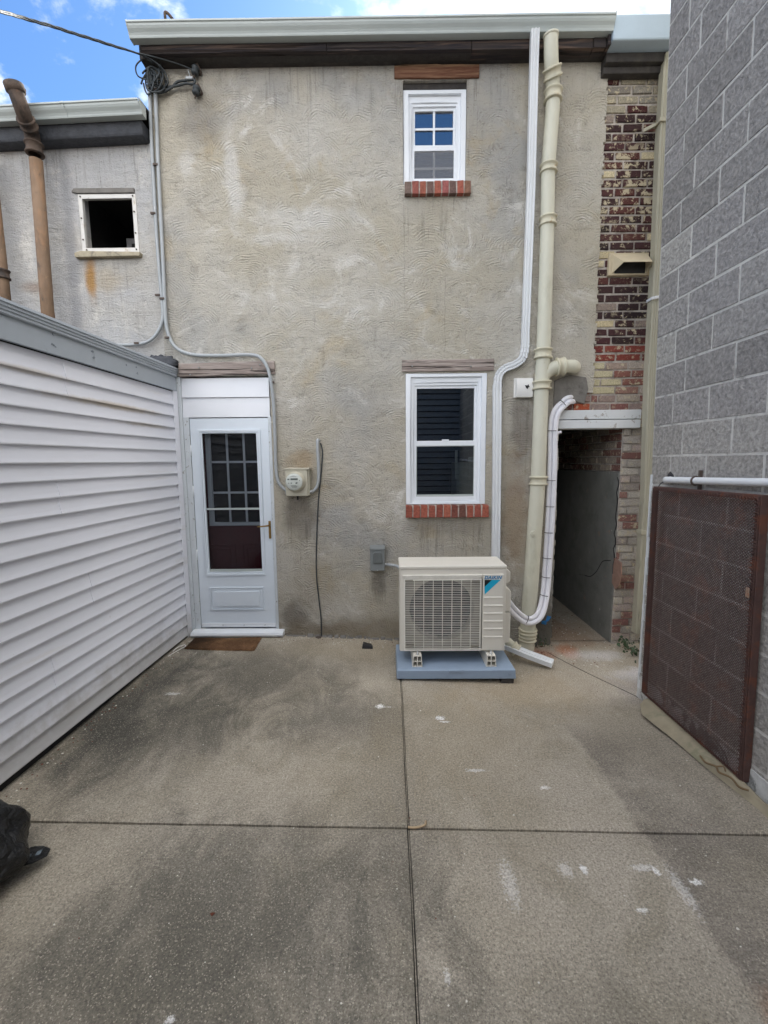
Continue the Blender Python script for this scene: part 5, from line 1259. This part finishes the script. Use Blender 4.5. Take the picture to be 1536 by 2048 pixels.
# white pipe on the block wall
t = thing('white_conduit', 'white painted pipe running level along the block wall above the gate', 'pipe', (1.86, 2.9, 1.6))
b = MB(); b.tube(smooth_path([(1.905, 2.945, 1.606), (1.875, 2.94, 1.605), (1.862, 2.91, 1.606), (1.862, 2.5, 1.617), (1.86, 1.9, 1.634), (1.86, .6, 1.67), (1.86, -2.8, 1.76)], 6), .0215, 16); b.build('pipe', M['white_pipe'], t)
b = MB(); yy_ = 2.665; b.tube([(1.862 + .0255 * math.cos(a * .314), yy_, 1.612 + .0255 * math.sin(a * .314)) for a in range(21)], .006, 6, caps=False); b.box(1.882, 1.898, yy_ - .008, yy_ + .008, 1.55, 1.675); b.build('pipe_clip', M['clip'], t)
b = MB(); b.prism([(2.90, 1.60), (2.93, 1.64), (2.96, 1.66), (2.985, 1.635), (2.975, 1.60), (2.95, 1.59)], 'x', 1.894, 1.90); b.build('hole', M['tie'], t)

# =================================================================== LOOSE THINGS ON THE GROUND
b = MB(); rr = random.Random(41); n, m = 44, 28
mp = [(-1.90, 4.085), (-1.24, 4.085), (-1.225, 3.800), (-1.89, 3.845)]
vs = []
for j in range(m + 1):
    for i in range(n + 1):
        u, v = i / n, j / m; x = (mp[0][0] * (1 - u) + mp[1][0] * u) * (1 - v) + (mp[3][0] * (1 - u) + mp[2][0] * u) * v; y = (mp[0][1] * (1 - u) + mp[1][1] * u) * (1 - v) + (mp[3][1] * (1 - u) + mp[2][1] * u) * v
        ed = i in (0, n) or j in (0, m)
        vs.append((x + rr.uniform(-.003, .003), y + rr.uniform(-.003, .003), gz(x, y) + (.003 if ed else .016 + rr.uniform(-.003, .003)) + .004 * math.sin(x * 9)))
b.add(vs, [(j * (n + 1) + i, j * (n + 1) + i + 1, (j + 1) * (n + 1) + i + 1, (j + 1) * (n + 1) + i) for j in range(m) for i in range(n)], 0, True)
tag(b.build('doormat', M['coir']), 'worn brown coir doormat on the concrete before the white door', 'doormat')
b = MB(); zz = gz(-.2, 3.95)
b.hexa([(-.255, 3.93, zz), (-.148, 3.925, zz), (-.150, 3.99, zz), (-.250, 4.0, zz), (-.245, 3.94, zz + .045), (-.160, 3.935, zz + .028), (-.165, 3.98, zz + .03), (-.242, 3.99, zz + .05)])
tag(b.build('rubber_block', M['rubber'], None, .006), 'small black rubber block on the ground left of the heat pump', 'block')
# bin bag
t = thing('bin_bag', 'black plastic bin bag slumped at the left edge of the patio', 'bag', (-1.80, 1.62, 0))
b = MB()
lump(b, (-1.835, 1.56, .150), .295, .30, .20, 5.3, .11, 64, 40, 1.7, lambda d: (1 - .25 * max(0, -d.z) ** 2) * (1 + .05 * math.sin(9 * math.atan2(d.y, d.x) + 3 * d.z)))
for i, v in enumerate(b.v): b.v[i] = (v[0], v[1], max(v[2], .004))
b.build('sack', M['bag'], t)
b = MB(); c = Vector((-1.575, 1.70, .085))
fl = [(0, -.055), (.05, -.035), (.085, .0), (.075, .035), (.03, .05), (-.02, .045), (-.05, .0)]
b.prism([(c.x + x, c.y + y) for x, y in fl], 'z', .055, .062); b.build('torn_flap', M['bag'], t, .004)
b = MB()
for k, (dx, dy_) in enumerate(((.005, -.012), (.035, .008))): b.prism([(c.x + dx, c.y + dy_ - .012), (c.x + dx + .016, c.y + dy_ - .004), (c.x + dx + .010, c.y + dy_ + .018), (c.x + dx - .006, c.y + dy_ + .010)], 'z', .0622, .0635)
b.build('printed_mark', plain('grey_print', C('6d7880'), .5), t)
# chips and grit
rr = random.Random(51); b = MB()
def chip(mb, x, y, s, mi):
    z = gz(x, y) + .0005; n = rr.randint(4, 6); a0_ = rr.uniform(0, 6); pts = [(x + s * rr.uniform(.6, 1) * math.cos(a0_ + 2 * PI * k / n), y + s * rr.uniform(.5, 1) * math.sin(a0_ + 2 * PI * k / n)) for k in range(n)]
    mb.prism(pts, 'z', z, z + s * .35, mi)
for k in range(330):
    x, y = rr.uniform(-1.85, 1.75), rr.uniform(.6, 4.1)
    chip(b, x, y, rr.uniform(.002, .0045) * (1.6 if rr.random() < .06 else 1), 0 if rr.random() < .82 else 1)
for k in range(160):
    x = rr.gauss(1.85, .18); y = rr.uniform(3.7, 5.2)
    if 1.62 < x < 2.2: chip(b, x, y, rr.uniform(.003, .010), 0 if rr.random() < .7 else 1)
for k in range(130):
    y = rr.uniform(1.4, 4.1); chip(b, -2.06 + .0448 * (y - 2.135) + abs(rr.gauss(0, .05)) + .01, y, rr.uniform(.003, .008), 0 if rr.random() < .35 else 1)
for k in range(60): chip(b, rr.uniform(-1.9, -1.1), rr.uniform(3.72, 4.1), rr.uniform(.002, .006), 0 if rr.random() < .6 else 1)
for k in range(70): chip(b, rr.uniform(-1.1, .05), rr.uniform(3.98, 4.15), rr.uniform(.003, .008), 0 if rr.random() < .6 else 1)
for k in range(25): chip(b, rr.uniform(1.05, 1.5), rr.uniform(3.95, 4.15), rr.uniform(.006, .016), 1)
o = b.build('grit', [M['chip'], M['chip_brown']], None, weld=False); tag(o, 'scattered pale paint chips and grit over the concrete', kind='stuff')
# mortar crumbs along the house wall foot
b = MB(); rr = random.Random(52); x = -1.02
while x < 1.25:
    w = rr.uniform(.02, .07); h = rr.uniform(.006, .028)
    z = gz(x, 4.15) - .002; b.hexa([(x, D - rr.uniform(.01, .045), z), (x + w, D - rr.uniform(.01, .045), z), (x + w, D, z), (x, D, z), (x + .004, D - .006, z + h), (x + w - .004, D - .006, z + h * rr.uniform(.5, 1)), (x + w, D, z + h), (x, D, z + h)]); x += w * rr.uniform(.6, 1.5)
tag(b.build('mortar_crumbs', M['cement'], None, .004, weld=False), 'crumbling mortar along the foot of the stucco wall', kind='stuff')
def leaf(name, label, cat, px, py, s, mat):
    d = ray(px, py); t_ = -EYE / d.z; c = d * t_; m = MB(); c = Vector((c.x, c.y, gz(c.x, c.y)))
    m.add([(c.x - s, c.y, .006), (c.x, c.y - s * .6, .002), (c.x + s, c.y + .2 * s, .008), (c.x + .1 * s, c.y + s * .6, .003), (c.x, c.y, .012)], [(0, 1, 4), (1, 2, 4), (2, 3, 4), (3, 0, 4), (0, 3, 2, 1)])
    tag(m.build(name, mat), label, cat)
leaf('dead_leaf', 'tiny curled brown leaf alone on the near left slab', 'leaf', 425, 1830, .011, M['chip_brown'])
b = MB(); b.tube(smooth_path([(.085, 1.905, .006), (.12, 1.902, .006), (.165, 1.91, .012), (.172, 1.925, .022)], 4), .0055, 7); tag(b.build('wood_sliver', plain('pale_sliver', C('b39c7d'), .8)), 'pale wood sliver lying where the two slab joints cross', 'sliver')
t = tag((lambda m: (m.tube(smooth_path([(1.78, 2.34, .052), (1.775, 2.29, .050), (1.80, 2.25, .056), (1.79, 2.21, .052), (1.815, 2.16, .058), (1.81, 2.10, .054), (1.835, 2.07, .058)], 5), .0055, 7), m.tube(smooth_path([(1.80, 2.25, .056), (1.825, 2.23, .07), (1.815, 2.20, .066)], 4), .004, 6), m.build('dry_twig', M['stem']))[2])(MB()), 'dry twisted twig on the cement kerb in front of the gate', 'twig')
b = MB(); z = gz(-2.0, 3.9) + .004
b.sweep(smooth_path([(-1.965, 3.70, z), (-1.93, 3.83, z), (-1.90, 3.90, z + .004), (-1.925, 3.915, z + .01), (-1.965, 3.87, z + .004), (-1.97, 3.80, z)], 4), [(-.004, 0), (.004, 0), (.004, .0015), (-.004, .0015)], (0, 0, 1))
tag(b.build('plastic_strap', M['vent_white']), 'bent strip of white plastic beside the doormat at the siding', 'strip')
# ivy in the gap between house and block wall
iv = thing('ivy', 'low clump of dark green ivy at the foot of the brick beside the passage', 'ivy', (2.5, 4.0, -.1))
rr = random.Random(61); b = MB(); st = MB()
for k in range(26):
    x = rr.uniform(2.27, 2.9); y = rr.uniform(3.75, 4.12); h = (.06 + .16 * sstep(2.25, 2.5, x)) * rr.uniform(.6, 1.3) + (.45 * rr.random() if x > 2.45 and y > 3.95 else 0)
    pts = [Vector((x + rr.uniform(-.04, .04) * i, y + rr.uniform(-.02, .02) * i, -.09 + h * i / 4)) for i in range(5)]; st.tube(smooth_path(pts, 3), .003, 5)
    for q in range(26):
        f = rr.random(); c = pts[min(int(f * 4), 3)].lerp(pts[min(int(f * 4) + 1, 4)], f * 4 % 1) + Vector((rr.gauss(0, .035), rr.gauss(0, .035), rr.gauss(0, .02)))
        s = rr.uniform(.010, .022); nx = Vector((rr.gauss(0, .6), -1, rr.gauss(.5, .6))).normalized(); ax = nx.cross(Vector((rr.gauss(0, 1), rr.gauss(0, 1), rr.gauss(0, 1)))).normalized(); ay = nx.cross(ax)
        b.add([c - ay * s, c + ax * s * .8 - ay * s * .3, c + ax * s * .5 + ay * s * .5, c + ay * s * 1.2, c - ax * s * .5 + ay * s * .5, c - ax * s * .8 - ay * s * .3, c + nx * s * .25], [(0, 1, 6), (1, 2, 6), (2, 3, 6), (3, 4, 6), (4, 5, 6), (5, 0, 6)])
b.build('leaves', M['leaf'], iv, weld=False); st.build('stems', M['stem'], iv, weld=False)
wd = thing('weed', 'small green weed sprouting at the wall foot by the soil pipe', 'weed', (1.5, 4.12, -.085))
wb = MB(); rr = random.Random(71)
for q in range(46):
    c = Vector((1.50 + rr.gauss(0, .045), 4.13 + rr.gauss(0, .02), -.07 + abs(rr.gauss(0, .035)))); s = rr.uniform(.006, .014); nx = Vector((rr.gauss(0, .6), -1, rr.gauss(.6, .6))).normalized(); ax = nx.cross(Vector((rr.gauss(0, 1), rr.gauss(0, 1), rr.gauss(0, 1)))).normalized(); ay = nx.cross(ax)
    wb.add([c - ay * s, c + ax * s * .5, c + ay * s * 1.3, c - ax * s * .5], [(0, 1, 2, 3)])
wb.build('leaves', M['leaf'], wd, weld=False)
wb = MB()
for q in range(6): wb.tube([(1.48 + q * .01, 4.13, -.09), (1.47 + q * .014 + rr.uniform(-.02, .02), 4.11, -.03)], .0022, 5)
wb.build('stems', M['stem'], wd, weld=False)
b = MB(); lump(b, (2.62, 3.72, -.10), .36, .26, .045, 7.7, .3, 40, 14, 4); tag(b.build('soil_heap', M['gravel']), 'small heap of gritty brown soil by the ivy', kind='stuff')

# =================================================================== LIGHT AND SKY
SUN_EL, SUN_AZ = R(40), R(14)          # behind the house, a little to the right
sd = bpy.data.lights.new('sun', 'SUN'); sd.energy = 3.2; sd.angle = R(.5); sd.color = (1, .95, .87)
so = bpy.data.objects.new('sun', sd); COL.objects.link(so)
dv = Vector((math.sin(SUN_AZ) * math.cos(SUN_EL), math.cos(SUN_AZ) * math.cos(SUN_EL), math.sin(SUN_EL)))
so.rotation_euler = dv.to_track_quat('Z', 'Y').to_euler(); so.location = dv * 30
n = N('World', True); sc.world = n.m
sky = n.new('ShaderNodeTexSky'); sky.sky_type = 'NISHITA'; sky.sun_disc = False; sky.sun_elevation = SUN_EL; sky.sun_rotation = SUN_AZ; sky.air_density = 1.2; sky.dust_density = .6; sky.ozone_density = 1.4
tc = n.new('ShaderNodeTexCoord').outputs['Generated']
sx, sy, sz = n.xyz(tc)
den = n.ma('ADD', n.ma('MAXIMUM', sz, 0), .12)
cp = n.vec(n.ma('DIVIDE', sx, den), n.ma('DIVIDE', sy, den), 0)
cn = n.noise(2.3, 9, .60, .25, v=n.vm('ADD', cp, (3.4, 1.2, 0)))
# more cloud to the right and overhead, clear blue towards the upper left
cov = n.ma('ADD', n.ma('MULTIPLY_ADD', cn, 1.7, -.35), n.ma('ADD', n.ma('MULTIPLY', sx, .24), n.ma('MULTIPLY', sy, -.10)))
gap = n.vm('SUBTRACT', cp, (.15, -1.15, 0)); gl_ = n.new('ShaderNodeVectorMath', operation='LENGTH'); n.put(gl_.inputs[0], gap)
cov = n.ma('SUBTRACT', cov, n.mr(gl_.outputs['Value'], .55, .2, 0, .5))
cf = n.mr(cov, .36, .56)
ccol = n.mix(n.mr(sy, .45, -.2), n.mix(n.noise(4, 5, .6, v=cp), (5.5, 5.8, 6.4), (8, 8.1, 8.3)), (21, 20.6, 20.2))
skyc = n.mix(cf, n.mix(1, sky.outputs[0], (.42, .62, .86), 'MULTIPLY'), ccol)
bg = n.new('ShaderNodeBackground'); n.put(bg.inputs[0], skyc); bg.inputs[1].default_value = .10
ow = n.new('ShaderNodeOutputWorld'); n.t.links.new(bg.outputs[0], ow.inputs[0])
vs_ = sc.view_settings; vs_.view_transform = 'Standard'; vs_.look = 'None'; vs_.gamma = 1; vs_.use_curve_mapping = False; vs_.exposure = 1.24
sc.cycles.max_bounces = 6; sc.cycles.transparent_max_bounces = 12; sc.cycles.caustics_reflective = False; sc.cycles.caustics_refractive = False
sc.cycles.use_denoising = True
